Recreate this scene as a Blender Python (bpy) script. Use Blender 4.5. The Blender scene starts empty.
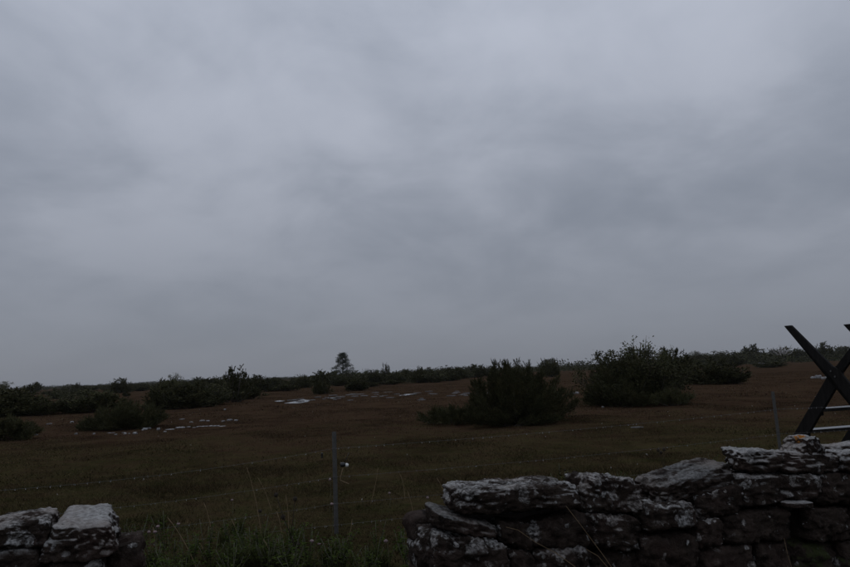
import bpy, bmesh, math, random
import numpy as np
from mathutils import Vector, Matrix, noise

random.seed(7); rng = np.random.default_rng(7)
R = math.radians
scene = bpy.context.scene
C = scene.collection

# ------------------------------------------------------------------ camera
EYE = Vector((0.0, 0.0, 1.65))
F_PX, CX, CY = 685.0, 425.0, 283.5          # photograph is 850 x 567
PITCH, ROLL = R(7.35), R(2.29)
_R0 = Vector((1, 0, 0)); FWD = Vector((0, math.cos(PITCH), math.sin(PITCH))); _U0 = Vector((0, -math.sin(PITCH), math.cos(PITCH)))
RIGHT = math.cos(ROLL) * _R0 - math.sin(ROLL) * _U0
UP = math.sin(ROLL) * _R0 + math.cos(ROLL) * _U0
cam = bpy.data.cameras.new('camera'); cam_o = bpy.data.objects.new('camera', cam); C.objects.link(cam_o)
cam.sensor_width = 36.0; cam.lens = F_PX / 850.0 * 36.0; cam.clip_start = 0.05; cam.clip_end = 20000
M = Matrix((RIGHT, UP, -FWD)).transposed().to_4x4(); M.translation = EYE
cam_o.matrix_world = M
scene.camera = cam_o

# ------------------------------------------------------------------ sky, sun, exposure
SUN_EL, SUN_AZ = R(52), R(-25)               # azimuth clockwise from +Y
world = bpy.data.worlds.new('World'); scene.world = world; world.use_nodes = True

def N(nt, typ, inputs=None, **props):
    n = nt.nodes.new(typ)
    for k, v in props.items(): setattr(n, k, v)
    for k, v in (inputs or {}).items():
        if hasattr(v, 'is_output'): nt.links.new(v, n.inputs[k])
        else: n.inputs[k].default_value = v
    return n
def math_n(nt, op, a, b=0.0, c=None, clamp=False):
    d = {0: a, 1: b}
    if c is not None: d[2] = c
    return N(nt, 'ShaderNodeMath', d, operation=op, use_clamp=clamp).outputs[0]
def mixc(nt, fac, a, b, mode='MIX'):
    n = nt.nodes.new('ShaderNodeMix'); n.data_type = 'RGBA'; n.blend_type = mode
    for i, v in ((0, fac), (6, a), (7, b)):
        if hasattr(v, 'is_output'): nt.links.new(v, n.inputs[i])
        else: n.inputs[i].default_value = v if i == 0 else (tuple(v) + (1,))[:4]
    return n.outputs[2]
def ramp(nt, fac, stops, interp='LINEAR'):
    n = nt.nodes.new('ShaderNodeValToRGB'); nt.links.new(fac, n.inputs[0]); cr = n.color_ramp; cr.interpolation = interp
    while len(cr.elements) < len(stops): cr.elements.new(0.5)
    for e, (p, c) in zip(cr.elements, stops):
        e.position = p; e.color = (c, c, c, 1) if isinstance(c, (int, float)) else tuple(c) + (1,)
    return n.outputs[0]
def maprange(nt, v, a, b, c=0.0, d=1.0, smooth=False):
    n = N(nt, 'ShaderNodeMapRange', {'Value': v, 'From Min': a, 'From Max': b, 'To Min': c, 'To Max': d})
    if smooth: n.interpolation_type = 'SMOOTHSTEP'
    return n.outputs[0]

nt = world.node_tree; nt.nodes.clear()
sky = N(nt, 'ShaderNodeTexSky', sky_type='NISHITA', sun_disc=False, sun_elevation=SUN_EL, sun_rotation=SUN_AZ)
tc = N(nt, 'ShaderNodeTexCoord').outputs['Generated']
sx = N(nt, 'ShaderNodeSeparateXYZ', {0: tc})
zz = math_n(nt, 'MAXIMUM', sx.outputs[2], 0.0)
den = math_n(nt, 'ADD', zz, 0.34)
cxy = N(nt, 'ShaderNodeCombineXYZ', {0: math_n(nt, 'DIVIDE', sx.outputs[0], den), 1: math_n(nt, 'DIVIDE', sx.outputs[1], den), 2: 0.0}).outputs[0]
n1 = N(nt, 'ShaderNodeTexNoise', {'Vector': N(nt, 'ShaderNodeVectorMath', {0: cxy, 1: (3.1, 1.7, 0.0)}, operation='ADD').outputs[0], 'Scale': 1.35, 'Detail': 4.0, 'Roughness': 0.48, 'Distortion': 0.6}).outputs[0]
n2 = N(nt, 'ShaderNodeTexNoise', {'Vector': N(nt, 'ShaderNodeVectorMath', {0: cxy, 1: (7.3, 4.1, 2.0)}, operation='ADD').outputs[0], 'Scale': 3.2, 'Detail': 6.0, 'Roughness': 0.55, 'Distortion': 0.3}).outputs[0]
cl = math_n(nt, 'ADD', math_n(nt, 'MULTIPLY', n1, 0.62), math_n(nt, 'MULTIPLY', n2, 0.38))
cl = maprange(nt, cl, 0.34, 0.66, 0.0, 1.0, True)
fade = maprange(nt, zz, 0.0, 0.26, 0.12, 1.0, True)
cl = math_n(nt, 'ADD', 0.5, math_n(nt, 'MULTIPLY', math_n(nt, 'SUBTRACT', cl, 0.5), fade))
cloud = mixc(nt, cl, (4.60, 5.12, 6.18), (7.2, 7.72, 9.0))
elev = maprange(nt, zz, 0.0, 0.55, 0.615, 1.42)
elev_c = N(nt, 'ShaderNodeCombineXYZ', {0: elev, 1: elev, 2: elev}).outputs[0]
cloud = mixc(nt, 1.0, cloud, elev_c, 'MULTIPLY')
skyc = mixc(nt, 0.96, sky.outputs[0], cloud)
bg = N(nt, 'ShaderNodeBackground', {'Color': skyc, 'Strength': 0.115})
nt.links.new(bg.outputs[0], N(nt, 'ShaderNodeOutputWorld').inputs[0])

sun = bpy.data.lights.new('sun', 'SUN'); sun.energy = 0.5; sun.angle = R(50); sun.color = (1.0, 0.97, 0.93)
sun_o = bpy.data.objects.new('sun', sun); C.objects.link(sun_o)
_sd = Vector((math.sin(SUN_AZ) * math.cos(SUN_EL), math.cos(SUN_AZ) * math.cos(SUN_EL), math.sin(SUN_EL)))
sun_o.rotation_euler = _sd.to_track_quat('Z', 'Y').to_euler(); sun_o.location = (0, 0, 30)

scene.view_settings.view_transform = 'Standard'; scene.view_settings.look = 'None'
scene.view_settings.exposure = -1.15; scene.view_settings.gamma = 1.0; scene.view_settings.use_curve_mapping = False
scene.render.engine = 'CYCLES'

# ------------------------------------------------------------------ geometry helpers
def gz(x, y):
    d = np.hypot(x, y)
    a = np.clip((d - 4.0) / 6.0, 0, 1) * np.clip((140.0 - d) / 80.0, 0, 1)
    return a * (0.022 * np.sin(0.71 * x + 1.3) * np.sin(0.53 * y + 0.4) + 0.016 * np.sin(1.9 * x + 0.8 * y) + 0.03 * np.sin(0.23 * x - 0.31 * y + 2.0))
def ray(px, py):
    return ((px - CX) / F_PX) * RIGHT - ((py - CY) / F_PX) * UP + FWD
def on_ground(px, py):
    d = ray(px, py); t = -EYE.z / d.z
    for _ in range(4):
        p = EYE + d * t; t = (float(gz(p.x, p.y)) - EYE.z) / d.z
    return EYE + d * t
def at_dist(px, py, Y):
    d = ray(px, py); return EYE + d * (Y / d.y)
def project(p):
    q = Vector(p) - EYE; z = q.dot(FWD)
    return CX + F_PX * q.dot(RIGHT) / z, CY - F_PX * q.dot(UP) / z

def tag(o, label=None, cat=None, group=None, kind=None):
    if label: o['label'] = label
    if cat: o['category'] = cat
    if group: o['group'] = group
    if kind: o['kind'] = kind
    return o
def empty(name, loc=(0, 0, 0), rz=0.0):
    o = bpy.data.objects.new(name, None); C.objects.link(o); o.location = loc; o.rotation_euler = (0, 0, rz)
    o.empty_display_size = 0.2
    return o
def link(name, me, parent=None, loc=(0, 0, 0)):
    o = bpy.data.objects.new(name, me); C.objects.link(o); o.location = loc
    if parent is not None: o.parent = parent
    return o
def mesh_np(name, V, F, mat, smooth=False):
    """F: (n,3) or (n,4) int array, or list of arrays"""
    me = bpy.data.meshes.new(name)
    V = np.asarray(V, np.float32).reshape(-1, 3)
    Fs = [np.asarray(f, np.int32) for f in (F if isinstance(F, list) else [F])]
    me.vertices.add(len(V)); me.vertices.foreach_set('co', V.ravel())
    loops = np.concatenate([f.ravel() for f in Fs]); tot = np.concatenate([np.full(len(f), f.shape[1], np.int32) for f in Fs])
    start = np.concatenate([[0], np.cumsum(tot)[:-1]]).astype(np.int32)
    me.loops.add(len(loops)); me.loops.foreach_set('vertex_index', loops)
    me.polygons.add(len(tot)); me.polygons.foreach_set('loop_start', start); me.polygons.foreach_set('loop_total', tot)
    me.polygons.foreach_set('use_smooth', np.full(len(tot), smooth))
    me.update(calc_edges=True); me.materials.append(mat)
    return me
class MB:
    """collects shapes, builds ONE mesh"""
    def __init__(s): s.v = []; s.q = []; s.t = []; s.n = 0
    def add(s, V, Q=None, T=None):
        V = np.asarray(V, float).reshape(-1, 3); s.v.append(V)
        if Q is not None and len(Q): s.q.append(np.asarray(Q, int) + s.n)
        if T is not None and len(T): s.t.append(np.asarray(T, int) + s.n)
        s.n += len(V)
    def tube(s, pts, rad, k=6, cap=True):
        pts = [Vector(p) for p in pts]; n = len(pts)
        rad = [rad] * n if isinstance(rad, (int, float)) else rad
        V = []; ref = None
        for i, p in enumerate(pts):
            d = (pts[min(i + 1, n - 1)] - pts[max(i - 1, 0)]).normalized()
            if ref is None: ref = d.orthogonal().normalized()
            ref = (ref - d * ref.dot(d)); ref = ref.normalized() if ref.length > 1e-6 else d.orthogonal().normalized()
            b = d.cross(ref)
            for j in range(k):
                a = 2 * math.pi * j / k
                V.append(p + (ref * math.cos(a) + b * math.sin(a)) * rad[i])
        Q = [(i * k + j, i * k + (j + 1) % k, (i + 1) * k + (j + 1) % k, (i + 1) * k + j) for i in range(n - 1) for j in range(k)]
        T = []
        if cap:
            V += [pts[0], pts[-1]]; c0, c1 = n * k, n * k + 1
            T = [(c0, (j + 1) % k, j) for j in range(k)] + [(c1, (n - 1) * k + j, (n - 1) * k + (j + 1) % k) for j in range(k)]
        s.add([tuple(v) for v in V], Q, T)
    def blob(s, c, r, sub=1, jit=0.0):
        bm = bmesh.new(); bmesh.ops.create_icosphere(bm, subdivisions=sub, radius=1.0)
        rr = r if hasattr(r, '__len__') else (r, r, r)
        V = [(c[0] + v.co.x * rr[0] * (1 + random.uniform(-jit, jit)), c[1] + v.co.y * rr[1] * (1 + random.uniform(-jit, jit)), c[2] + v.co.z * rr[2] * (1 + random.uniform(-jit, jit))) for v in bm.verts]
        s.add(V, T=[[v.index for v in f.verts] for f in bm.faces]); bm.free()
    def prism(s, poly, d0, d1, fn):
        """poly of (a,b); fn(a,b,d)->xyz ; closed solid with ngon fan caps"""
        n = len(poly); V = [tuple(fn(a, b, d0)) for a, b in poly] + [tuple(fn(a, b, d1)) for a, b in poly]
        Q = [(i, (i + 1) % n, n + (i + 1) % n, n + i) for i in range(n)]
        T = [(0, i + 1, i) for i in range(1, n - 1)] + [(n, n + i, n + i + 1) for i in range(1, n - 1)]
        s.add(V, Q, T)
    def mesh(s, name, mat, smooth=False):
        F = ([np.concatenate(s.q)] if s.q else []) + ([np.concatenate(s.t)] if s.t else [])
        return mesh_np(name, np.concatenate(s.v), F, mat, smooth)
def fix_normals(me):
    bm = bmesh.new(); bm.from_mesh(me); bmesh.ops.recalc_face_normals(bm, faces=bm.faces); bm.to_mesh(me); bm.free()

_perm = rng.permutation(512); _val = rng.random(512)
def vnoise(x, y):
    xi = np.floor(x).astype(int); yi = np.floor(y).astype(int); fx = x - xi; fy = y - yi
    fx = fx * fx * (3 - 2 * fx); fy = fy * fy * (3 - 2 * fy)
    h = lambda a, b: _val[(_perm[a % 512] + b * 17) % 512]
    return (h(xi, yi) * (1 - fx) + h(xi + 1, yi) * fx) * (1 - fy) + (h(xi, yi + 1) * (1 - fx) + h(xi + 1, yi + 1) * fx) * fy

# ------------------------------------------------------------------ materials
def new_mat(name):
    m = bpy.data.materials.new(name); m.use_nodes = True; nt = m.node_tree; nt.nodes.clear()
    out = N(nt, 'ShaderNodeOutputMaterial'); b = N(nt, 'ShaderNodeBsdfPrincipled'); nt.links.new(b.outputs[0], out.inputs[0])
    return m, nt, b
def setb(nt, b, **kw):
    names = {'color': 'Base Color', 'rough': 'Roughness', 'spec': 'Specular IOR Level', 'normal': 'Normal', 'metal': 'Metallic', 'trans': 'Transmission Weight', 'ior': 'IOR', 'coat': 'Coat Weight', 'sub': 'Subsurface Weight'}
    for k, v in kw.items():
        i = b.inputs[names[k]]
        if hasattr(v, 'is_output'): nt.links.new(v, i)
        else: i.default_value = (tuple(v) + (1,))[:4] if k == 'color' else v
def noise_n(nt, vec, scale, detail=4.0, rough=0.55, dist=0.0):
    return N(nt, 'ShaderNodeTexNoise', {'Vector': vec, 'Scale': scale, 'Detail': detail, 'Roughness': rough, 'Distortion': dist}).outputs[0]
def pos(nt): return N(nt, 'ShaderNodeNewGeometry').outputs['Position']
def bump(nt, h, strength, dist):
    return N(nt, 'ShaderNodeBump', {'Height': h, 'Strength': strength, 'Distance': dist}).outputs[0]

def turf_colour(nt, P):
    """alvar turf: green near the fence and round the shrubs, russet heath further out, straw flecks"""
    big = noise_n(nt, P, 0.11, 4.0, 0.6, 0.8); mid = noise_n(nt, P, 1.5, 6.0, 0.72, 0.3); fine = noise_n(nt, P, 9.0, 4.0, 0.7)
    sp = N(nt, 'ShaderNodeSeparateXYZ', {0: P})
    yb = math_n(nt, 'ADD', sp.outputs[1], math_n(nt, 'MULTIPLY', math_n(nt, 'SUBTRACT', big, 0.5), 26.0))
    g = maprange(nt, yb, 10.0, 27.0, 0.72, 0.08, True)
    g = math_n(nt, 'ADD', g, math_n(nt, 'MULTIPLY', math_n(nt, 'SUBTRACT', mid, 0.5), 2.4), clamp=True)
    brown = mixc(nt, ramp(nt, mid, [(0.32, 0.0), (0.68, 1.0)]), (0.056, 0.033, 0.021), (0.098, 0.060, 0.038))
    green = mixc(nt, ramp(nt, fine, [(0.3, 0.0), (0.7, 1.0)]), (0.036, 0.034, 0.014), (0.068, 0.060, 0.025))
    col = mixc(nt, g, brown, green)
    st = ramp(nt, fine, [(0.6, 0.0), (0.8, 1.0)])
    col = mixc(nt, math_n(nt, 'MULTIPLY', st, 0.35), col, (0.13, 0.090, 0.050))
    dk = ramp(nt, noise_n(nt, P, 0.35, 5.0, 0.7, 1.0), [(0.3, 0.45), (0.55, 1.0)])
    return mixc(nt, 1.0, col, dk, 'MULTIPLY'), fine, mid

m_ground, nt, b = new_mat('alvar_turf')
P = pos(nt); col, fine, mid = turf_colour(nt, P)
setb(nt, b, color=mixc(nt, 1.0, col, (0.80, 0.80, 0.80), 'MULTIPLY'), rough=1.0, spec=0.0)
h = math_n(nt, 'ADD', math_n(nt, 'MULTIPLY', mid, 1.2), math_n(nt, 'MULTIPLY', fine, 0.5))
setb(nt, b, normal=bump(nt, h, 0.9, 0.12))

m_grass, nt, b = new_mat('turf_blade')
P = pos(nt); col, fine, mid = turf_colour(nt, P)
rnd = N(nt, 'ShaderNodeNewGeometry').outputs['Random Per Island']
straw = ramp(nt, rnd, [(0.74, 0.0), (0.8, 1.0)], 'LINEAR')
col = mixc(nt, math_n(nt, 'MULTIPLY', straw, 0.45), col, (0.115, 0.080, 0.042))
lum = maprange(nt, rnd, 0, 1, 0.62, 1.25); lc = N(nt, 'ShaderNodeCombineXYZ', {0: lum, 1: lum, 2: lum}).outputs[0]
setb(nt, b, color=mixc(nt, 1.0, col, lc, 'MULTIPLY'), rough=0.9, spec=0.03)

def leafy(name, c1, c2, c3, rough=0.6, spec=0.3):
    m, nt, b = new_mat(name); g = N(nt, 'ShaderNodeNewGeometry'); rnd = g.outputs['Random Per Island']
    col = mixc(nt, rnd, c1, c2)
    n = noise_n(nt, g.outputs['Position'], 2.2, 3.0)
    col = mixc(nt, math_n(nt, 'MULTIPLY', ramp(nt, n, [(0.48, 0.0), (0.72, 1.0)]), 0.6), col, c3)
    oi = N(nt, 'ShaderNodeObjectInfo').outputs['Random']
    v = maprange(nt, oi, 0, 1, 0.8, 1.15); vc = N(nt, 'ShaderNodeCombineXYZ', {0: v, 1: v, 2: v}).outputs[0]
    setb(nt, b, color=mixc(nt, 1.0, col, vc, 'MULTIPLY'), rough=rough, spec=spec)
    return m
m_juniper = leafy('juniper_needles', (0.042, 0.043, 0.021), (0.068, 0.067, 0.032), (0.09, 0.076, 0.034), 0.8, 0.04)
m_scrub = leafy('scrub_leaves', (0.044, 0.046, 0.023), (0.07, 0.07, 0.034), (0.088, 0.076, 0.038), 0.8, 0.05)
m_airy = leafy('sapling_leaves', (0.07, 0.078, 0.034), (0.115, 0.118, 0.05), (0.13, 0.11, 0.05), 0.7, 0.1)
m_pine = leafy('conifer_needles', (0.042, 0.053, 0.036), (0.069, 0.080, 0.051), (0.078, 0.078, 0.048), 0.8, 0.04)
m_weed = leafy('weed_leaves', (0.032, 0.048, 0.012), (0.058, 0.078, 0.02), (0.04, 0.045, 0.015), 0.8, 0.0)
m_tuft = leafy('tall_grass', (0.032, 0.042, 0.015), (0.056, 0.064, 0.024), (0.07, 0.06, 0.028), 0.8, 0.0)
m_bark, nt, b = new_mat('bark'); P = pos(nt)
setb(nt, b, color=mixc(nt, noise_n(nt, P, 18.0), (0.045, 0.036, 0.030), (0.11, 0.092, 0.078)), rough=0.9, spec=0.15)
m_deadwood, nt, b = new_mat('dead_wood'); P = pos(nt)
setb(nt, b, color=mixc(nt, noise_n(nt, P, 8.0), (0.22, 0.20, 0.19), (0.42, 0.40, 0.38)), rough=0.9, spec=0.15)
m_straw, nt, b = new_mat('dry_straw'); P = pos(nt)
setb(nt, b, color=mixc(nt, noise_n(nt, P, 12.0), (0.12, 0.080, 0.042), (0.26, 0.185, 0.105)), rough=0.7, spec=0.25)
m_darkstem, nt, b = new_mat('withered_stem'); P = pos(nt)
setb(nt, b, color=mixc(nt, noise_n(nt, P, 30.0), (0.018, 0.014, 0.011), (0.05, 0.038, 0.028)), rough=0.85, spec=0.2)
m_greenstem, nt, b = new_mat('green_stem'); P = pos(nt)
setb(nt, b, color=mixc(nt, noise_n(nt, P, 30.0), (0.045, 0.05, 0.025), (0.09, 0.085, 0.045)), rough=0.7)
m_pink, nt, b = new_mat('pale_pink_petals'); P = pos(nt)
setb(nt, b, color=mixc(nt, noise_n(nt, P, 160.0), (0.13, 0.08, 0.082), (0.25, 0.18, 0.18)), rough=0.7)
m_white, nt, b = new_mat('white_petals'); P = pos(nt)
setb(nt, b, color=mixc(nt, noise_n(nt, P, 40.0), (0.30, 0.29, 0.26), (0.5, 0.48, 0.43)), rough=0.7)

def stone_mat(name, blot, top, side_dark=(0.013, 0.0095, 0.0075), side_light=(0.054, 0.040, 0.032), orange=False, moss=0.0, lk=1.0, even=1.0):
    """dark weathered limestone with crusts of pale lichen; blot: how much of the sides, top: how much of the upward faces"""
    m, nt, b = new_mat(name)
    g = N(nt, 'ShaderNodeNewGeometry'); oc = N(nt, 'ShaderNodeTexCoord').outputs['Object']
    oi = N(nt, 'ShaderNodeObjectInfo').outputs['Random']
    off = N(nt, 'ShaderNodeCombineXYZ', {0: math_n(nt, 'MULTIPLY', oi, 37.0), 1: math_n(nt, 'MULTIPLY', oi, 91.0), 2: math_n(nt, 'MULTIPLY', oi, 13.0)}).outputs[0]
    V = N(nt, 'ShaderNodeVectorMath', {0: oc, 1: off}, operation='ADD').outputs[0]
    up = N(nt, 'ShaderNodeSeparateXYZ', {0: g.outputs['Normal']}).outputs[2]
    grain = noise_n(nt, V, 40.0, 5.0, 0.7); mid = noise_n(nt, V, 10.0, 5.0, 0.62, 0.4); big = noise_n(nt, V, 3.0, 3.0, 0.5)
    base = mixc(nt, ramp(nt, mid, [(0.34, 0.0), (0.68, 1.0)]), side_dark, side_light)
    base = mixc(nt, math_n(nt, 'MULTIPLY', ramp(nt, grain, [(0.52, 0.0), (0.72, 1.0)]), 0.5), base, (0.105, 0.082, 0.073))
    base = mixc(nt, math_n(nt, 'MULTIPLY', ramp(nt, big, [(0.5, 0.0), (0.66, 1.0)]), 0.35), base, (0.060, 0.037, 0.031))
    # round lichen blotches with ragged rims
    wob = N(nt, 'ShaderNodeVectorMath', {0: V, 1: N(nt, 'ShaderNodeVectorMath', {0: N(nt, 'ShaderNodeTexNoise', {'Vector': V, 'Scale': 24.0, 'Detail': 4.0, 'Roughness': 0.65}).outputs['Color'], 'Scale': 0.075}, operation='SCALE').outputs[0]}, operation='ADD').outputs[0]
    vor = N(nt, 'ShaderNodeTexVoronoi', {'Vector': wob, 'Scale': 8.0, 'Randomness': 1.0})
    pick = N(nt, 'ShaderNodeSeparateColor', {0: vor.outputs['Color']}).outputs[0]
    radius = maprange(nt, pick, 1.0 - blot, 1.0, 0.12, 0.58)
    radius = math_n(nt, 'MULTIPLY', radius, math_n(nt, 'GREATER_THAN', pick, 1.0 - blot))
    blotm = maprange(nt, math_n(nt, 'SUBTRACT', radius, vor.outputs['Distance']), 0.0, 0.05)
    vor2 = N(nt, 'ShaderNodeTexVoronoi', {'Vector': wob, 'Scale': 21.0, 'Randomness': 1.0})
    pick2 = N(nt, 'ShaderNodeSeparateColor', {0: vor2.outputs['Color']}).outputs[0]
    rad2 = math_n(nt, 'MULTIPLY', maprange(nt, pick2, 1.0 - blot * 0.8, 1.0, 0.15, 0.5), math_n(nt, 'GREATER_THAN', pick2, 1.0 - blot * 0.8))
    blotm = math_n(nt, 'MAXIMUM', blotm, maprange(nt, math_n(nt, 'SUBTRACT', rad2, vor2.outputs['Distance']), 0.0, 0.07))
    blotm = math_n(nt, 'MULTIPLY', blotm, maprange(nt, up, -0.45, 0.1, 0.1, 1.0))
    blotm = math_n(nt, 'MULTIPLY', blotm, ramp(nt, grain, [(0.36, 0.12), (0.54, 1.0)]))
    crust_n = math_n(nt, 'ADD', math_n(nt, 'ADD', math_n(nt, 'MULTIPLY', noise_n(nt, V, 5.5, 4.0, 0.6, 0.6), 0.55), math_n(nt, 'MULTIPLY', mid, 0.30)), math_n(nt, 'MULTIPLY', grain, 0.15))
    crust = maprange(nt, crust_n, 0.62 - 0.3 * top, 0.70 - 0.3 * top, 0.0, 1.0)
    crust = math_n(nt, 'MULTIPLY', crust, maprange(nt, up, 0.25, 0.65, 0.0, 1.0))
    lich = math_n(nt, 'MAXIMUM', blotm, crust)
    lcol = mixc(nt, ramp(nt, grain, [(0.35, 1.0 - even), (0.65, 1.0)]), (0.12 * lk, 0.113 * lk, 0.105 * lk), (0.45 * lk, 0.445 * lk, 0.435 * lk))
    lcol = mixc(nt, math_n(nt, 'MULTIPLY', ramp(nt, big, [(0.42, 0.0), (0.6, 1.0)]), 0.5), lcol, (0.24, 0.195, 0.165))
    col = mixc(nt, lich, base, lcol)
    if moss:
        mm = maprange(nt, math_n(nt, 'ADD', noise_n(nt, V, 7.0, 4.0), math_n(nt, 'MULTIPLY', up, 0.12)), 0.62 - moss * 0.2, 0.72 - moss * 0.2)
        col = mixc(nt, math_n(nt, 'MULTIPLY', mm, 0.8), col, (0.045, 0.055, 0.02))
    if orange:
        dv = N(nt, 'ShaderNodeVectorMath', {0: oc, 1: (-0.035, -0.03, 0.06)}, operation='DISTANCE').outputs['Value']
        dv = math_n(nt, 'ADD', dv, math_n(nt, 'MULTIPLY', math_n(nt, 'SUBTRACT', grain, 0.5), 0.10))
        col = mixc(nt, maprange(nt, dv, 0.030, 0.042, 1.0, 0.0), col, (0.34, 0.14, 0.03))
    setb(nt, b, color=col, rough=0.9, spec=0.06)
    hh = math_n(nt, 'ADD', math_n(nt, 'MULTIPLY', mid, 1.0), math_n(nt, 'MULTIPLY', grain, 0.4))
    hh = math_n(nt, 'ADD', hh, math_n(nt, 'MULTIPLY', lich, 0.10))
    setb(nt, b, normal=bump(nt, hh, 1.0, 0.045))
    return m
m_stone = stone_mat('weathered_limestone', 0.20, 0.10)
m_stone_l = stone_mat('lichened_limestone', 0.50, 0.50)
m_stone_p = stone_mat('pale_topped_limestone', 0.36, 0.90, even=0.85)
m_stone_g = stone_mat('grey_slab', 0.16, 0.62, lk=0.46, even=1.0)
m_stone_o = stone_mat('orange_spotted_limestone', 0.6, 0.95, orange=True)
m_stone_m = stone_mat('mossy_limestone', 0.2, 0.15, moss=0.5)
m_core, nt, b = new_mat('rubble_fill'); P = pos(nt)
setb(nt, b, color=mixc(nt, noise_n(nt, P, 14.0), (0.022, 0.018, 0.016), (0.06, 0.048, 0.042)), rough=0.95, spec=0.1)
setb(nt, b, normal=bump(nt, noise_n(nt, P, 10.0), 1.0, 0.06))

m_slab, nt, b = new_mat('bare_limestone'); P = pos(nt)
setb(nt, b, color=mixc(nt, ramp(nt, noise_n(nt, P, 3.5, 5.0, 0.7), [(0.35, 0.0), (0.62, 1.0)]), (0.05, 0.045, 0.043), (0.20, 0.195, 0.20)), rough=0.55, spec=0.4)
setb(nt, b, normal=bump(nt, noise_n(nt, P, 9.0), 0.5, 0.03))
m_pale, nt, b = new_mat('pale_limestone'); P = pos(nt)
setb(nt, b, color=mixc(nt, ramp(nt, noise_n(nt, P, 5.0, 5.0, 0.7), [(0.35, 0.0), (0.6, 1.0)]), (0.075, 0.07, 0.068), (0.31, 0.31, 0.315)), rough=0.6, spec=0.4)
setb(nt, b, normal=bump(nt, noise_n(nt, P, 12.0), 0.6, 0.03))
m_pave, nt, b = new_mat('wet_stone_pavement'); P = pos(nt)
setb(nt, b, color=mixc(nt, ramp(nt, noise_n(nt, P, 1.6, 5.0, 0.7), [(0.35, 0.0), (0.65, 1.0)]), (0.045, 0.039, 0.036), (0.12, 0.112, 0.112)), rough=0.7, spec=0.2)
setb(nt, b, normal=bump(nt, noise_n(nt, P, 6.0), 0.5, 0.03))
m_water, nt, b = new_mat('puddle_water'); P = pos(nt)
setb(nt, b, color=(0.02, 0.02, 0.018), rough=0.06, spec=0.5, ior=1.33)
setb(nt, b, normal=bump(nt, noise_n(nt, P, 5.0), 0.15, 0.01))
m_drop, nt, b = new_mat('rain_drop'); setb(nt, b, color=(1, 1, 1), rough=0.0, trans=1.0, ior=1.33)
m_wire, nt, b = new_mat('galvanised_wire'); P = pos(nt)
setb(nt, b, color=mixc(nt, noise_n(nt, P, 60.0), (0.09, 0.085, 0.083), (0.17, 0.165, 0.163)), rough=0.55, metal=0.4)
m_post, nt, b = new_mat('dull_grey_steel'); P = pos(nt)
setb(nt, b, color=mixc(nt, ramp(nt, noise_n(nt, P, 22.0, 5.0, 0.7), [(0.3, 0.0), (0.7, 1.0)]), (0.060, 0.058, 0.053), (0.105, 0.101, 0.094)), rough=0.75, spec=0.15)
m_wood, nt, b = new_mat('wet_dark_timber'); oc = N(nt, 'ShaderNodeTexCoord').outputs['Object']
gr = N(nt, 'ShaderNodeTexNoise', {'Vector': N(nt, 'ShaderNodeMapping', {0: oc, 3: (30.0, 30.0, 3.0)}).outputs[0], 'Scale': 1.0, 'Detail': 5.0, 'Roughness': 0.6}).outputs[0]
setb(nt, b, color=mixc(nt, ramp(nt, gr, [(0.3, 0.0), (0.7, 1.0)]), (0.006, 0.0055, 0.005), (0.016, 0.014, 0.013)), rough=0.7, spec=0.10)
setb(nt, b, normal=bump(nt, gr, 0.35, 0.004))
m_tread, nt, b = new_mat('wet_worn_tread'); oc = N(nt, 'ShaderNodeTexCoord').outputs['Object']
gr = N(nt, 'ShaderNodeTexNoise', {'Vector': N(nt, 'ShaderNodeMapping', {0: oc, 3: (3.0, 30.0, 30.0)}).outputs[0], 'Scale': 1.0, 'Detail': 5.0, 'Roughness': 0.6}).outputs[0]
setb(nt, b, color=mixc(nt, ramp(nt, gr, [(0.3, 0.0), (0.7, 1.0)]), (0.010, 0.009, 0.008), (0.026, 0.024, 0.022)), rough=0.2, spec=0.6)
setb(nt, b, normal=bump(nt, gr, 0.3, 0.003))
m_bolt, nt, b = new_mat('bolt_steel'); setb(nt, b, color=(0.10, 0.10, 0.10), rough=0.6, metal=0.5)
m_blackp, nt, b = new_mat('black_plastic'); setb(nt, b, color=(0.012, 0.012, 0.013), rough=0.4)
m_whitep, nt, b = new_mat('white_plastic'); setb(nt, b, color=(0.72, 0.72, 0.70), rough=0.4)

# ------------------------------------------------------------------ ground sheet
rings = np.concatenate([[0.0], np.linspace(1.5, 24, 46), np.geomspace(25, 6000, 60)])
na = 180; ang = np.linspace(0, 2 * np.pi, na, endpoint=False)
V = [(0, 0, float(gz(0.0, 0.0)))]
for r in rings[1:]:
    x = r * np.sin(ang); y = r * np.cos(ang); z = gz(x, y)
    V += list(zip(x, y, z))
V = np.array(V); T = [(0, 1 + (j + 1) % na, 1 + j) for j in range(na)]
Q = [(1 + i * na + j, 1 + i * na + (j + 1) % na, 1 + (i + 1) * na + (j + 1) % na, 1 + (i + 1) * na + j) for i in range(len(rings) - 2) for j in range(na)]
g_o = link('ground', mesh_np('ground', V, [np.array(Q), np.array(T)], m_ground, True)); fix_normals(g_o.data); tag(g_o, kind='structure')

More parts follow.
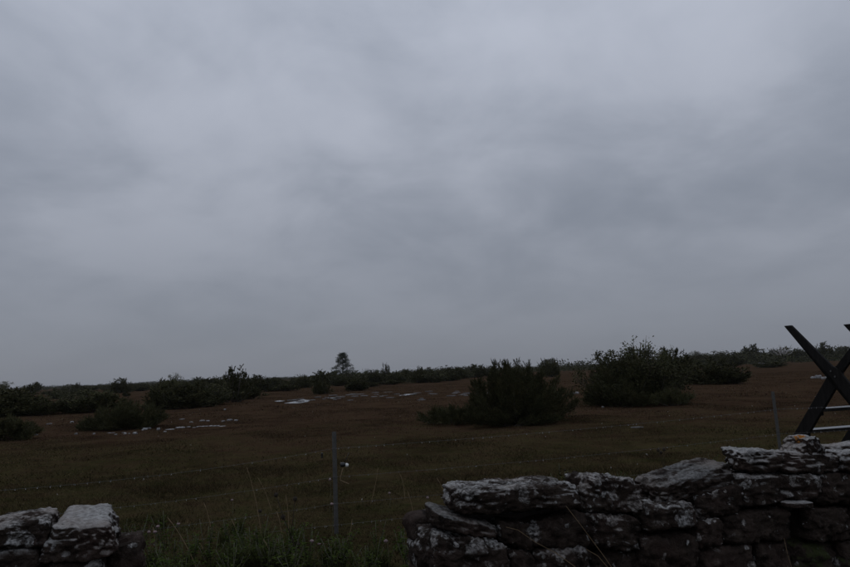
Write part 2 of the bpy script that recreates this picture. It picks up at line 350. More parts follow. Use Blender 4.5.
# puddle and wet pavement
def flat_patch(outline_px, jag=0.3, n=64):
    """irregular closed outline on the ground through pixel points"""
    pts = [on_ground(*p) for p in outline_px]; out = []
    m = len(pts); k = max(3, n // m)
    for i in range(m):
        a, b2 = pts[i], pts[(i + 1) % m]
        for j in range(k):
            t = j / k; p = a.lerp(b2, t); e = (b2 - a).length
            nv = noise.noise_vector(p * 1.7 + Vector((3.3, 9.1, 0)))
            w = jag * min(1.0, e * 0.25) * math.sin(math.pi * t) ** 0.5
            out.append((p.x + nv.x * w, p.y + nv.y * w * 2.0))
    return out
def sheet(name, outline, z_off, mat, thick=0.0):
    bm = bmesh.new(); vs = [bm.verts.new((x, y, float(gz(x, y)) + z_off)) for x, y in outline]
    f = bm.faces.new(vs); bm.normal_update()
    if f.normal.z < 0: f.normal_flip()
    if thick:
        r = bmesh.ops.extrude_face_region(bm, geom=[f]); 
        for v in [e for e in r['geom'] if isinstance(e, bmesh.types.BMVert)]: v.co.z += thick
    bmesh.ops.triangulate(bm, faces=[f for f in bm.faces if len(f.verts) > 4]); bmesh.ops.recalc_face_normals(bm, faces=bm.faces)
    me = bpy.data.meshes.new(name); bm.to_mesh(me); bm.free(); me.materials.append(mat)
    return link(name, me)
for px in ([(284, 403.6), (296, 401.6), (303, 399.6), (310, 400.8), (307, 402.6), (298, 403.8)],
           [(274, 401.6), (280, 400.7), (285, 401.3), (279, 402.1)],
           [(327, 398.6), (336, 397.2), (341, 397.6), (333, 398.9)],
           [(398, 396.2), (408, 394.2), (420, 393.4), (416, 394.6), (404, 396.0)]):
    tag(sheet('puddle', flat_patch(px, 0.35), 0.03, m_water), kind='structure')

# ------------------------------------------------------------------ short turf (blades)
def blades(n, dmin, dmax, hmin, hmax, w, spread, mat_key, clump=0.0, power=1.0, tries=1.6, verge=False):
    th = rng.uniform(-spread, spread, int(n * tries)); d = np.sqrt(rng.uniform(dmin ** 2, dmax ** 2, int(n * tries)))
    if power != 1.0: d = dmin + (d - dmin) ** power * (dmax - dmin) ** (1 - power)
    x = d * np.sin(th); y = d * np.cos(th)
    if clump: 
        keep = vnoise(x * clump + 50, y * clump + 90) * 0.7 + vnoise(x * clump * 3 + 11, y * clump * 3 + 7) * 0.3 > rng.uniform(0.15, 0.75, len(x))
        x, y, d = x[keep], y[keep], d[keep]
    # keep the road side of the wall free (that verge is its own)
    side = (x - 0.32) * math.sin(R(20)) - (y - 4.0) * math.cos(R(20))
    k = (side > 0.04) if verge else (side < -0.68); x, y, d = x[k], y[k], d[k]
    x, y, d = x[:n], y[:n], d[:n]; n = len(x)
    hh = rng.uniform(hmin, hmax, n) * (0.6 + 0.8 * vnoise(x * 0.9 + 5, y * 0.9 + 31)); a = rng.uniform(0, 2 * np.pi, n); le = rng.uniform(0.2, 1.5, n) * hh
    ww = w * (0.6 + 0.8 * rng.random(n)); z = gz(x, y) - 0.006
    b0 = np.stack([x - np.sin(a + 1.57) * ww, y - np.cos(a + 1.57) * ww, z], 1); b1 = np.stack([x + np.sin(a + 1.57) * ww, y + np.cos(a + 1.57) * ww, z], 1)
    la = rng.uniform(0, 2 * np.pi, n)
    tp = np.stack([x + np.sin(la) * le, y + np.cos(la) * le, z + hh], 1)
    V = np.stack([b0, b1, tp], 1).reshape(-1, 3)
    return V
Vs = np.concatenate([blades(190000, 5.2, 14, 0.018, 0.060, 0.0042, R(50), 0, 1.1),
                     blades(170000, 13, 34, 0.015, 0.05, 0.009, R(46), 0, 0.7),
                     blades(110000, 32, 90, 0.02, 0.07, 0.022, R(42), 0, 0.35),
                     blades(45000, 1.2, 6.5, 0.03, 0.10, 0.004, R(75), 0, 1.3, tries=2.2, verge=True)])
turf = link('turf_grass', mesh_np('turf_grass', Vs, np.arange(len(Vs)).reshape(-1, 3), m_grass))
tag(turf, 'short russet and green turf covering the open field', 'grass', kind='stuff')

# ------------------------------------------------------------------ dry stone walls
WA = R(20); WT = Vector((math.cos(WA), math.sin(WA), 0)); WN = Vector((math.sin(WA), -math.cos(WA), 0)); WP = Vector((0.32, 4.0, 0))
def wall_uz(px, py, w=0.0):
    """pixel -> (u,z) on the wall's face; w = metres behind the face"""
    d = ray(px, py); p0 = WP - WN * w
    t = (p0 - EYE).dot(WN) / d.dot(WN); p = EYE + d * t
    return (p - WP).dot(WT), p.z
def wall_xyz(u, z, w): return WP + WT * u - WN * w + Vector((0, 0, z))
_cube_cache = {}
def cube_grid(n):
    if n in _cube_cache: return _cube_cache[n]
    bm = bmesh.new(); bmesh.ops.create_cube(bm, size=2.0); bmesh.ops.subdivide_edges(bm, edges=bm.edges[:], cuts=n - 1, use_grid_fill=True)
    V = np.array([v.co[:] for v in bm.verts]); F = np.array([[v.index for v in f.verts] for f in bm.faces]); bm.free()
    _cube_cache[n] = (V, F); return V, F
stone_count = 0
def stone(parent, quad, w0, depth, mat, n=16, back_scale=0.94, rough=1.0, name='stone', k=7.0, tilt=0.0, flat=0.25):
    """quad: TL TR BR BL as (u,z) on the face; a rough, bedded block"""
    global stone_count; stone_count += 1
    V, F = cube_grid(n)
    s = (np.abs(V) ** k).sum(1) ** (1 / k); P = V / s[:, None]
    a = (P[:, 0] + 1) / 2; c = (P[:, 2] + 1) / 2; dd = (P[:, 1] + 1) / 2          # u, z, depth
    q = np.array(quad, float); cen = q.mean(0)
    TLq, TRq, BRq, BLq = q
    uv = ((1 - a) * c)[:, None] * TLq + (a * c)[:, None] * TRq + (a * (1 - c))[:, None] * BRq + ((1 - a) * (1 - c))[:, None] * BLq
    sc = 1 + (back_scale - 1) * dd; uv = cen + (uv - cen) * sc[:, None]
    uv[:, 1] += tilt * dd * c
    W = w0 + dd * depth
    X = np.stack([uv[:, 0], W, uv[:, 1]], 1)
    size = min(np.ptp(q[:, 0]), np.ptp(q[:, 1]), depth)
    amp = min(0.042, size * 0.19) * rough; seed = stone_count * 7.77
    nrm = P / np.linalg.norm(P, axis=1)[:, None]
    out = np.empty_like(X)
    for i in range(len(X)):
        p = Vector(X[i]) + Vector((seed, seed * 0.3, 0))
        bed = noise.noise(Vector((p.x * 2.2, p.y * 2.2, p.z * 21.0 + seed)))             # thin bedding ledges
        chunk = 0.8 * noise.noise(p * 8.0) + 1.0 * (0.42 - abs(noise.noise(p * 14.0))) + 0.75 * (0.4 - abs(noise.noise(p * 29.0)))
        cell = noise.cell(Vector((p.x * 11, p.y * 11, p.z * 22)))
        side = 1.0 - abs(nrm[i][2]) ** 2
        dsp = amp * (0.85 * chunk + 0.22 * bed * side + 0.30 * cell * side + 0.45 * noise.noise(p * 42.0) + 0.22 * noise.noise(p * 90.0))
        out[i] = X[i] + nrm[i] * dsp * np.array((1.0, 1.0, 0.85)) * (1.0 if nrm[i][2] < 0 else 1.0 - flat * nrm[i][2])
    org = wall_xyz(cen[0], cen[1], w0 + depth / 2)
    o3 = out - np.array((cen[0], w0 + depth / 2, cen[1]))
    o = link(name, mesh_np(name, o3, F, mat, True), parent); fix_normals(o.data)
    o.matrix_parent_inverse = Matrix(); o.location = org - parent.location; o.rotation_euler = (0, 0, WA)
    return o

def px_quad(pts, w): return [wall_uz(x, y, w) for x, y in pts]
wall_r = empty('stone_wall', wall_xyz(2.0, 0, 0.3)); tag(wall_r, 'long dry stone wall of dark lichened limestone below the wooden stile', 'stone wall', 'dry stone walls')
wall_l = empty('stone_wall', wall_xyz(-2.3, 0, 0.3)); tag(wall_l, 'short broken end of dry stone wall with a flat white topped capstone', 'stone wall', 'dry stone walls')
S, L, PT, G, O, MS = m_stone, m_stone_l, m_stone_p, m_stone_g, m_stone_o, m_stone_m
# (front face corners in photo pixels TL TR BR BL, set back, depth, material, rows dropped from the seen top edge, mesh resolution)
RIGHT_STONES = [
    ([(463, 490), (582, 485), (582, 508), (464, 517)], -0.03, 0.40, L, 34),
    ([(533, 480), (560, 479), (563, 486), (531, 489)], 0.16, 0.22, L, 12),
    ([(444, 516), (496, 527), (497, 540), (447, 532)], -0.04, 0.35, G, 18),
    ([(437, 535), (505, 541), (510, 572), (436, 575)], -0.02, 0.40, L, 20),
    ([(499, 521), (531, 525), (532, 552), (501, 541)], 0.05, 0.30, S, 16),
    ([(533, 523), (588, 513), (592, 548), (533, 549)], 0.02, 0.40, S, 18),
    ([(510, 552), (535, 554), (537, 582), (511, 580)], -0.01, 0.30, S, 14),
    ([(537, 551), (589, 549), (591, 582), (538, 582)], 0.00, 0.35, L, 16),
    ([(592, 479), (636, 480), (650, 514), (588, 511)], 0.03, 0.32, L, 26),
    ([(590, 514), (641, 520), (641, 551), (594, 548)], -0.01, 0.38, L, 18),
    ([(592, 551), (639, 553), (639, 584), (592, 582)], 0.01, 0.38, S, 16),
    ([(660, 488), (733, 463), (737, 486), (662, 508)], 0.02, 0.30, G, 30),
    ([(651, 507), (697, 503), (699, 526), (650, 533)], -0.03, 0.38, L, 18),
    ([(696, 496), (742, 484), (744, 512), (702, 521)], 0.02, 0.38, S, 18),
    ([(700, 522), (724, 519), (725, 546), (701, 547)], 0.00, 0.34, S, 14),
    ([(726, 516), (790, 507), (792, 540), (727, 545)], -0.01, 0.40, S, 20),
    ([(641, 537), (698, 535), (701, 577), (641, 582)], -0.02, 0.40, S, 18),
    ([(703, 549), (755, 545), (756, 582), (703, 584)], 0.01, 0.40, S, 16),
    ([(742, 450), (840, 456), (839, 472), (743, 471)], 0.00, 0.20, PT, 30),
    ([(736, 475), (821, 475), (819, 499), (738, 506)], 0.02, 0.42, L, 22),
    ([(823, 474), (880, 470), (880, 504), (819, 503)], 0.00, 0.42, S, 18),
    ([(787, 503), (815, 502), (816, 509), (788, 508)], -0.08, 0.30, PT, 12),
    ([(806, 511), (852, 507), (854, 540), (812, 542)], 0.02, 0.40, S, 18),
    ([(855, 507), (905, 503), (905, 538), (857, 540)], 0.01, 0.40, S, 16),
    ([(757, 546), (791, 542), (794, 583), (758, 583)], 0.00, 0.40, S, 16),
    ([(794, 543), (840, 544), (841, 583), (796, 583)], 0.01, 0.40, MS, 16),
    ([(843, 543), (892, 541), (892, 583), (843, 583)], -0.01, 0.40, MS, 16),
    ([(808, 438), (818, 437), (828, 456), (800, 456)], 0.05, 0.20, O, 22),
    ([(845, 452), (902, 447), (900, 470), (843, 472)], 0.02, 0.22, PT, 18),
    ([(838, 446), (866, 443), (866, 459), (837, 460)], 0.08, 0.16, PT, 14),
]
LEFT_STONES = [
    ([(-16, 527), (48, 518), (50, 546), (-16, 552)], 0.00, 0.34, L, 30),
    ([(54, 528), (108, 525), (115, 556), (38, 564)], -0.02, 0.36, PT, 34),
    ([(112, 547), (137, 543), (141, 580), (104, 580)], 0.10, 0.34, S, 16),
    ([(-16, 554), (39, 548), (42, 574), (-16, 578)], 0.01, 0.36, L, 18),
    ([(44, 566), (103, 560), (103, 592), (44, 594)], 0.00, 0.36, S, 16),
]
for quad, w0, dep, mat, n in RIGHT_STONES: (lambda w1: stone(wall_r, px_quad(quad, w1), w1, dep, mat, n, k=random.uniform(6, 11), flat=(0.75 if mat is G else 0.25), tilt=(0.03 if mat is G else 0.0)))(w0 + random.uniform(-0.03, 0.04))
for i_s, (quad, w0, dep, mat, n) in enumerate(LEFT_STONES): stone(wall_l, px_quad(quad, w0), w0, dep, mat, n, rough=1.1, **(dict(back_scale=0.86, tilt=0.055, flat=0.85, k=11.0) if i_s == 1 else {}))

def in_view(u, z, w):
    x, y = project(wall_xyz(u, z, w)); return -16 < x < 896 and y < 574
def fill(parent, u0, u1, zmax, w, dep, seed, skip_view, n=8, umin_fn=None):
    rs = random.Random(seed); z = 0.0
    while z < zmax - 0.06:
        h = min(rs.uniform(0.11, 0.2), zmax - z); u = u0 + rs.uniform(-0.06, 0.02)
        while u < u1 - 0.06:
            l = rs.uniform(0.22, 0.48); l = min(l, u1 - u)
            top = z + h * rs.uniform(0.94, 1.0)
            if skip_view:
                vis = [in_view(uu, zz2, w) for uu in (u + 0.03, u + l / 2, u + l - 0.03) for zz2 in (top - 0.02,)]
                ok = not any(vis)
            else: ok = True
            if ok and l > 0.1:
                j = lambda: rs.uniform(-0.012, 0.012)
                stone(parent, [(u + 0.008 + j(), top + j()), (u + l - 0.008 + j(), top + j()), (u + l - 0.008 + j(), z + 0.006), (u + 0.008 + j(), z + 0.006)], w + rs.uniform(-0.02, 0.03), dep, rs.choice([S, S, L, G]), n)
            u += l
        z += h
uE = wall_uz(437, 560)[0]; uR = wall_uz(896, 500)[0]
fill(wall_r, uE - 0.02, uR + 0.02, 0.62, 0.0, 0.36, 5, True)
fill(wall_r, uR + 0.02, uR + 2.2, 1.0, 0.0, 0.40, 6, False)
fill(wall_r, uE + 0.05, uR + 2.2, 0.78, 0.42, 0.28, 8, False, 7)
uL = wall_uz(-16, 560)[0]; uLE = wall_uz(138, 570)[0]
fill(wall_l, uL, uLE - 0.02, 0.84, 0.0, 0.34, 9, True)
fill(wall_l, uL - 1.2, uL, 1.0, 0.0, 0.36, 10, False)
fill(wall_l, uL - 1.2, uLE - 0.14, 0.86, 0.40, 0.26, 11, False, 7)
def core(parent, u0, u1, ztop):
    mb = MB(); k = 24
    top = [(u0 + (u1 - u0) * i / k, ztop + 0.05 * noise.noise(Vector((i * 0.9, 3.1, 0)))) for i in range(k + 1)]
    mb.prism([(u0, 0.0)] + top + [(u1, 0.0)], 0.16, 0.56, lambda a, b_, d: wall_xyz(a, b_, d) - parent.location)
    o = link('rubble_core', mb.mesh('rubble_core', m_core), parent); fix_normals(o.data); tag(o, kind='stuff')
core(wall_r, uE + 0.12, uR + 2.1, 0.80)
core(wall_l, uL - 1.1, uLE - 0.22, 0.86)

# ------------------------------------------------------------------ wire fence
P1 = on_ground(336.4, 534); P1.z = 0
P2 = Vector((4.58, 9.2, 0))
FD = (P2 - P1); FL = FD.length; FD.normalize(); FNR = Vector((-FD.y, FD.x, 0))      # FNR points into the field
fence = empty('wire_fence', P1); tag(fence, 'barbed wire fence on slim grey posts running behind the stone walls', 'fence')
def fpt(u, z, w=0.0): return P1 + FD * u + FNR * w + Vector((0, 0, z))
posts = [(-FL * 1.02, 1.08, 0.0), (0.0, 1.07, 0.0), (FL, 1.19, 0.035), (FL * 1.75, 1.15, 0.0)]
pl = []
for u, hgt, lean in posts:
    mb = MB(); base = fpt(u, 0); base.z = float(gz(base.x, base.y)) - 0.05
    sh = lambda a, b_, d: (base - P1 + FD * (a - lean * max(d, 0)) + FNR * b_ + Vector((0, 0, d)))
    a_, t_ = 0.023, 0.007                                            # T section: flange and web
    mb.prism([(-a_, 0), (a_, 0), (a_, t_), (t_ / 2, t_), (t_ / 2, 0.03), (-t_ / 2, 0.03), (-t_ / 2, t_), (-a_, t_)], 0.0, hgt + 0.05, sh)
    o = link('post', mb.mesh('post', m_post), fence); fix_normals(o.data); pl.append(o)
def wire_path(z0, z1, u0, u1, sag, w=-0.012, n=36, wig=0.004, seed=0):
    return [fpt(u0 + (u1 - u0) * i / n, z0 + (z1 - z0) * i / n - sag * 4 * (i / n) * (1 - i / n) + wig * noise.noise(Vector((i * 0.9, seed, 0))), w + wig * noise.noise(Vector((i * 0.7, seed + 5, 2)))) - P1 for i in range(n + 1)]
rows = [((0.86, 0.87, 0.98, 0.96), (0.17, 0.03, 0.02)), ((0.55, 0.57, 0.66, 0.64), (0.13, 0.035, 0.02)), ((0.29, 0.29, 0.36, 0.34), (0.10, 0.03, 0.02)), ((0.08, 0.07, 0.13, 0.12), (0.01, 0.01, 0.01))]
us = [p[0] for p in posts]
for r_i, (zs, sags) in enumerate(rows):
    pts = []
    for k_i in range(3):
        seg = wire_path(zs[k_i], zs[k_i + 1], us[k_i], us[k_i + 1], sags[k_i], seed=r_i * 10 + k_i)
        pts += seg if k_i == 0 else seg[1:]
    mb = MB(); mb.tube(pts, 0.0012, 5)
    wo = link('wire', mb.mesh('wire', m_wire, True), fence)
    bb = MB(); dr = MB(); acc = 0.0; nxt = 0.05; rs = random.Random(r_i)
    for i in range(len(pts) - 1):
        a, b2 = pts[i], pts[i + 1]; L_ = (b2 - a).length
        while nxt < acc + L_:
            p = a.lerp(b2, (nxt - acc) / L_)
            for q in range(2):
                an = rs.uniform(0, math.pi); v = (Vector((0, 0, 1)) * math.sin(an) + FNR * math.cos(an)) * 0.014
                bb.tube([p - v + FD * 0.004 * q, p + v + FD * 0.004 * q], [0.0007, 0.0008], 4)
            if rs.random() < 0.5: dr.blob(p + Vector((0, 0, -0.0055)), (0.0042, 0.0042, 0.0050), 1)
            nxt += 0.105 * rs.uniform(0.8, 1.2)
        if rs.random() < 0.2: dr.blob(a.lerp(b2, rs.random()) + Vector((0, 0, -0.004)), (0.003, 0.003, 0.0038), 1)
        acc += L_
    tag(link('barbs', bb.mesh('barbs', m_wire), wo), kind='stuff')
    tag(link('rain_drops', dr.mesh('rain_drops', m_drop, True), wo), kind='stuff')
# wire ties at each post
for (u, hgt, lean), pi in zip(posts, range(4)):
    for zs, _ in rows:
        z = zs[pi]; mb = MB(); c0 = fpt(u - lean * z, z) - P1
        ring = [c0 + FD * (0.026 * math.cos(t)) + FNR * (0.006 + 0.02 * math.sin(t)) + Vector((0, 0, 0.006 * math.sin(2 * t))) for t in np.linspace(0, 2 * math.pi, 13)]
        mb.tube(ring, 0.0014, 4); link('wire_tie', mb.mesh('wire_tie', m_wire), fence)
# loose kinked wire end with black and white insulator beside the first post
def fpix(px, py, w=-0.02):
    d = ray(px, py); p0 = P1 + FNR * w; t = (p0 - EYE).dot(FNR) / d.dot(FNR); return EYE + d * t - P1
mb = MB(); mb.tube([fpix(349, 484), fpix(344, 482), fpix(340, 480), fpix(340.6, 477), fpix(342, 471.5), fpix(343.4, 466)], 0.0055, 5)
link('kinked_wire_end', mb.mesh('kinked_wire_end', m_straw, True), fence)
mb = MB(); mb.tube([fpix(344.5, 463), fpix(347, 457), fpix(349, 452.5)], 0.003, 5)
link('tie_cord', mb.mesh('tie_cord', m_blackp, True), fence)
mb = MB(); a, b2 = fpix(340.3, 464.8), fpix(345.2, 464.6)
mb.tube([a, a.lerp(b2, 0.06), a.lerp(b2, 0.3), a.lerp(b2, 0.36), a.lerp(b2, 0.62), a.lerp(b2, 0.68), b2], [0.012, 0.024, 0.027, 0.020, 0.027, 0.024, 0.019], 12)
ins = link('insulator', mb.mesh('insulator', m_blackp, True), fence); ins['label'] = 'black spool insulator with a white cap'
mb = MB(); a, b2 = fpix(345.3, 464.8), fpix(348.4, 465.4)
mb.tube([a, a.lerp(b2, 0.1), a.lerp(b2, 0.5), a.lerp(b2, 0.9), b2], [0.014, 0.020, 0.021, 0.017, 0.010], 12); link('white_cap', mb.mesh('white_cap', m_whitep, True), ins)
mb = MB(); mb.tube([fpix(322, 453), fpix(322, 458)], [0.012, 0.009], 6); link('wire_clip', mb.mesh('wire_clip', m_blackp), fence)

# ------------------------------------------------------------------ wooden stile
CR = at_dist(834.5, 374, 9.65); SC = Vector((CR.x, CR.y, 0)); ZC = CR.z
stile = empty('wooden_stile', SC); tag(stile, 'dark wooden step stile with crossed side boards straddling the wire fence', 'stile')
ST_W = 1.13; V_FOOT, V_TOP, Z_TOP = 1.20, 0.73, ZC + 0.73
def leg_mesh(side, off):
    """side=+1: foot on the road side, handle leaning over the field"""
    foot = Vector((-side * V_FOOT, -0.03)); mid_ = Vector((0, ZC)); tip = Vector((side * V_TOP, Z_TOP))
    d1 = (mid_ - foot).normalized(); d2 = (tip - mid_).normalized(); n1_ = Vector((-d1.y, d1.x)); n2_ = Vector((-d2.y, d2.x))
    wl, wu = 0.10, 0.046
    cut = lambda p, n_, s_, w_: p + n_ * s_ * w_
    f1 = cut(foot, n1_, 1, wl); f0 = cut(foot, n1_, -1, wl)
    f1 = f1 - d1 * ((f1.y + 0.03) / d1.y); f0 = f0 - d1 * ((f0.y + 0.03) / d1.y)
    t1 = cut(tip, n2_, 1, wu); t0 = cut(tip, n2_, -1, wu)
    t1 = t1 + d2 * ((tip.y - t1.y) / d2.y); t0 = t0 + d2 * ((tip.y - t0.y) / d2.y)
    m = mid_ + d1 * 0.10
    poly = [f0, mid_ + n1_ * -wl * 0.98, m + n2_ * -wu * 1.25, t0, t1, m + n2_ * wu * 1.25, mid_ + n1_ * wl * 0.98, f1]
    mb = MB(); th = 0.046
    mb.prism([(p.x, p.y) for p in poly], off - th / 2, off + th / 2, lambda a, b_, d: FD * d + FNR * a + Vector((0, 0, b_)))
    me = mb.mesh('leg', m_wood); fix_normals(me)
    bm = bmesh.new(); bm.from_mesh(me); bmesh.ops.bevel(bm, geom=[e for e in bm.edges if e.calc_face_angle(0) > 0.5], offset=0.006, segments=2, affect='EDGES'); bm.to_mesh(me); bm.free()
    return me
for base_u, sgn in ((0.0, 1), (ST_W, -1)):
    link('leg', leg_mesh(1, base_u + sgn * 0.0), stile); link('leg', leg_mesh(-1, base_u + sgn * 0.048), stile)
    for dv, dz in ((-0.03, -0.035), (0.03, 0.04)):
        mb = MB(); c0 = FD * (base_u - 0.024 if sgn > 0 else base_u + 0.024) + FNR * dv + Vector((0, 0, ZC + dz)); mb.tube([c0 - FD * 0.009 * sgn, c0 + FD * 0.004 * sgn], 0.012, 8)
        link('bolt', mb.mesh('bolt', m_bolt), stile)
slope = V_FOOT / ZC
for s_ in (1, -1):
    for zt in (0.27, 0.585, 0.905):
        vc = s_ * (ZC - zt) * slope; mb = MB(); u0, u1 = 0.05, ST_W - 0.022
        wd = 0.115; th = 0.045
        mb.prism([(vc - wd, zt - th), (vc + wd, zt - th), (vc + wd, zt), (vc - wd, zt)], u0 - 0.02, u1, lambda a, b_, d: FD * d + FNR * a + Vector((0, 0, b_)))
        me = mb.mesh('tread', m_tread); fix_normals(me)
        bm = bmesh.new(); bm.from_mesh(me); bmesh.ops.bevel(bm, geom=bm.edges[:], offset=0.005, segments=2, affect='EDGES'); bm.to_mesh(me); bm.free()
        link('tread', me, stile)
        for ue in (u0 - 0.005, u1 - 0.05):
            mb = MB(); mb.prism([(vc - 0.08, zt - th - 0.055), (vc + 0.08, zt - th - 0.055), (vc + 0.08, zt - th - 0.002), (vc - 0.08, zt - th - 0.002)], ue, ue + 0.04, lambda a, b_, d: FD * d + FNR * a + Vector((0, 0, b_)))
            me = mb.mesh('cleat', m_wood); fix_normals(me); link('cleat', me, stile)

# ------------------------------------------------------------------ shrubs and trees
def sprigs(base, axis, length, k, lw, rs):
    """needle sprays: base (n,3), axis (n,3) unit, each spray k narrow triangles along and around its axis"""
    n = len(base); t = np.linspace(0.0, 1.0, k)[None, :, None]
    start = base[:, None, :] + axis[:, None, :] * length[:, None, None] * t * 0.8
    r = rs.normal(size=(n, k, 3)); r -= (r * axis[:, None, :]).sum(-1, keepdims=True) * axis[:, None, :]; r /= np.linalg.norm(r, axis=-1, keepdims=True) + 1e-9
    out = axis[:, None, :] * 0.8 + r * (0.75 * (1 - 0.75 * t)); out /= np.linalg.norm(out, axis=-1, keepdims=True)
    L_ = length[:, None, None] * (0.55 - 0.2 * t) * rs.uniform(0.7, 1.3, (n, k, 1))
    sd = np.cross(out, rs.normal(size=(n, k, 3))); sd /= np.linalg.norm(sd, axis=-1, keepdims=True) + 1e-9
    w = lw * rs.uniform(0.7, 1.3, (n, k, 1))
    V = np.stack([start - sd * w, start + sd * w, start + out * L_], 2)
    return V.reshape(-1, 3)
def leaves(c, size, rs, up=0.3):
    n = len(c); a = rs.normal(size=(n, 3)); a[:, 2] += up; a /= np.linalg.norm(a, axis=1)[:, None]
    b_ = np.cross(a, rs.normal(size=(n, 3))); b_ /= np.linalg.norm(b_, axis=1)[:, None]
    s = size * rs.uniform(0.6, 1.3, (n, 1))
    return np.stack([c - a * s, c + b_ * s * 0.5, c + a * s, c - b_ * s * 0.5], 1).reshape(-1, 3)
def stems_mesh(paths, mat=None):
    mb = MB()
    for pts, r0 in paths: mb.tube(pts, [max(0.003, r0 * (1 - 0.85 * i / (len(pts) - 1))) for i in range(len(pts))], 5)
    return mb.mesh('stem', mat or m_bark, True)
def shoot_bush(seed, w, h, n_shoots, per, slen, lw, k=7, spread=1.0, low=False, spire=0.0, mat=None, flop=0.0, rr=0.13):
    """juniper: many leaning shoots from the ground, each clothed in needle sprays to its tip"""
    rs = np.random.default_rng(seed); B = []; A = []; paths = []
    for i in range(n_shoots):
        az = rs.uniform(0, 2 * np.pi); f = np.sqrt(rs.random()) * spread
        rim = 1 + 0.28 * np.sin(az * 2 + seed) + 0.16 * np.sin(az * 5 + seed * 2)
        tipx = f * w / 2 * rim * np.cos(az); tipy = f * w / 2 * rim * np.sin(az)
        prof = (1 - f ** 2.6) ** 0.62 if not low else (1 - f ** 2) ** 0.5 * 0.8 + 0.2 * rs.random()
        tz = h * max(0.10, prof) * rs.uniform(0.6, 1.0)
        if spire and f < 0.3: tz = h * (0.62 + 0.38 * (1 - f / 0.3)) * rs.uniform(0.9, 1)
        tip = np.array([tipx, tipy, tz]); b0 = np.array([tipx * 0.18, tipy * 0.18, -0.03])
        ctrl = np.array([tipx * 0.85, tipy * 0.85, tz * (0.30 if not low else 0.6)])
        t = np.linspace(0, 1, 7)[:, None]; path = (1 - t) ** 2 * b0 + 2 * t * (1 - t) * ctrl + t ** 2 * tip
        Ls = np.linalg.norm(tip - b0)
        paths.append(([tuple(p) for p in path], 0.010 + 0.012 * Ls))
        m = max(4, int(per * (0.35 + Ls / max(h, w / 2))))
        tt = np.sort(rs.uniform(0.14, 1.0, m)) ** 0.85; tv = tt[:, None]
        p = (1 - tv) ** 2 * b0 + 2 * tv * (1 - tv) * ctrl + tv ** 2 * tip
        tan = 2 * (1 - tv) * (ctrl - b0) + 2 * tv * (tip - ctrl); tan /= np.linalg.norm(tan, axis=1)[:, None] + 1e-9
        rad = (rr + 0.06 * rs.random()) * min(w, h * 1.4) * (1.0 - tv ** 2 * 0.84)
        off = rs.normal(size=(m, 3)); off /= np.linalg.norm(off, axis=1)[:, None]; off *= rad * rs.random((m, 1)) ** 0.5
        off[:, 2] *= 0.7; p = p + off; p[:, 2] = np.abs(p[:, 2]) + 0.02
        ax = tan * 0.8 + off / (rad + 1e-6) * 0.75 + np.array([0, 0, 0.35 - flop]) + rs.normal(size=(m, 3)) * 0.25
        ax /= np.linalg.norm(ax, axis=1)[:, None]; B.append(p); A.append(ax)
    B = np.concatenate(B); A = np.concatenate(A)
    V = sprigs(B, A, slen * rs.uniform(0.6, 1.4, len(B)), k, lw, rs)
    V[:, 2] = np.maximum(V[:, 2], 0.0)
    me = mesh_np('foliage', V, np.arange(len(V)).reshape(-1, 3), mat or m_juniper)
    return me, stems_mesh(paths[:: max(1, len(paths) // 14)])
def leafy_bush(seed, w, h, n_br, per, lsize, mat, bare=0.0, trunk=0.0, airy=0.25):
    """deciduous shrub or sapling: forking branches carrying loose leaf clumps"""
    rs = np.random.default_rng(seed); paths = []; cs = []
    if trunk: paths.append(([(0, 0, -0.05), (0.02 * h, 0.01 * h, trunk * 0.5), (0.0, 0.02 * h, trunk), (0.03 * h, 0, h * 0.8)], 0.03 * h))
    for i in range(n_br):
        az = rs.uniform(0, 2 * np.pi); f = np.sqrt(rs.random()); rim = 1 + 0.25 * np.sin(az * 3 + seed)
        tip = np.array([f * w / 2 * rim * np.cos(az), f * w / 2 * rim * np.sin(az), max(trunk + 0.1 * h, h * (1 - 0.55 * f ** 2) * rs.uniform(0.6, 1.0))])
        b0 = np.array([0.02 * h, 0.0, trunk * rs.uniform(0.6, 1.1)]) if trunk else np.array([tip[0] * 0.2, tip[1] * 0.2, -0.03])
        ctrl = b0 * 0.4 + tip * 0.6; ctrl[2] = b0[2] + (tip[2] - b0[2]) * 0.42
        t = np.linspace(0, 1, 6)[:, None]; path = (1 - t) ** 2 * b0 + 2 * t * (1 - t) * ctrl + t ** 2 * tip
        paths.append(([tuple(p) for p in path], 0.012 * h + 0.004))
        m = int(per * rs.uniform(0.6, 1.3)); tv = rs.uniform(0.3, 1.03, (m, 1))
        p = (1 - tv) ** 2 * b0 + 2 * tv * (1 - tv) * ctrl + tv ** 2 * tip
        cs.append(p + rs.normal(size=(m, 3)) * airy * h * 0.26)
        for q in range(2):
            tb = rs.uniform(0.4, 0.9); p0 = (1 - tb) ** 2 * b0 + 2 * tb * (1 - tb) * ctrl + tb ** 2 * tip
            p1 = p0 + rs.normal(size=3) * 0.13 * h + np.array([0, 0, 0.06 * h])
            paths.append(([tuple(p0), tuple((p0 + p1) / 2 + np.array([0, 0, 0.01])), tuple(p1)], 0.005 * h + 0.002))
            cs.append(p1 + rs.normal(size=(int(per * 0.35), 3)) * airy * h * 0.14)
    c = np.concatenate(cs); c[:, 2] = np.maximum(c[:, 2], 0.05)
    V = leaves(c, lsize, rs)
    return mesh_np('foliage', V, np.arange(len(V)).reshape(-1, 4), mat), stems_mesh(paths)
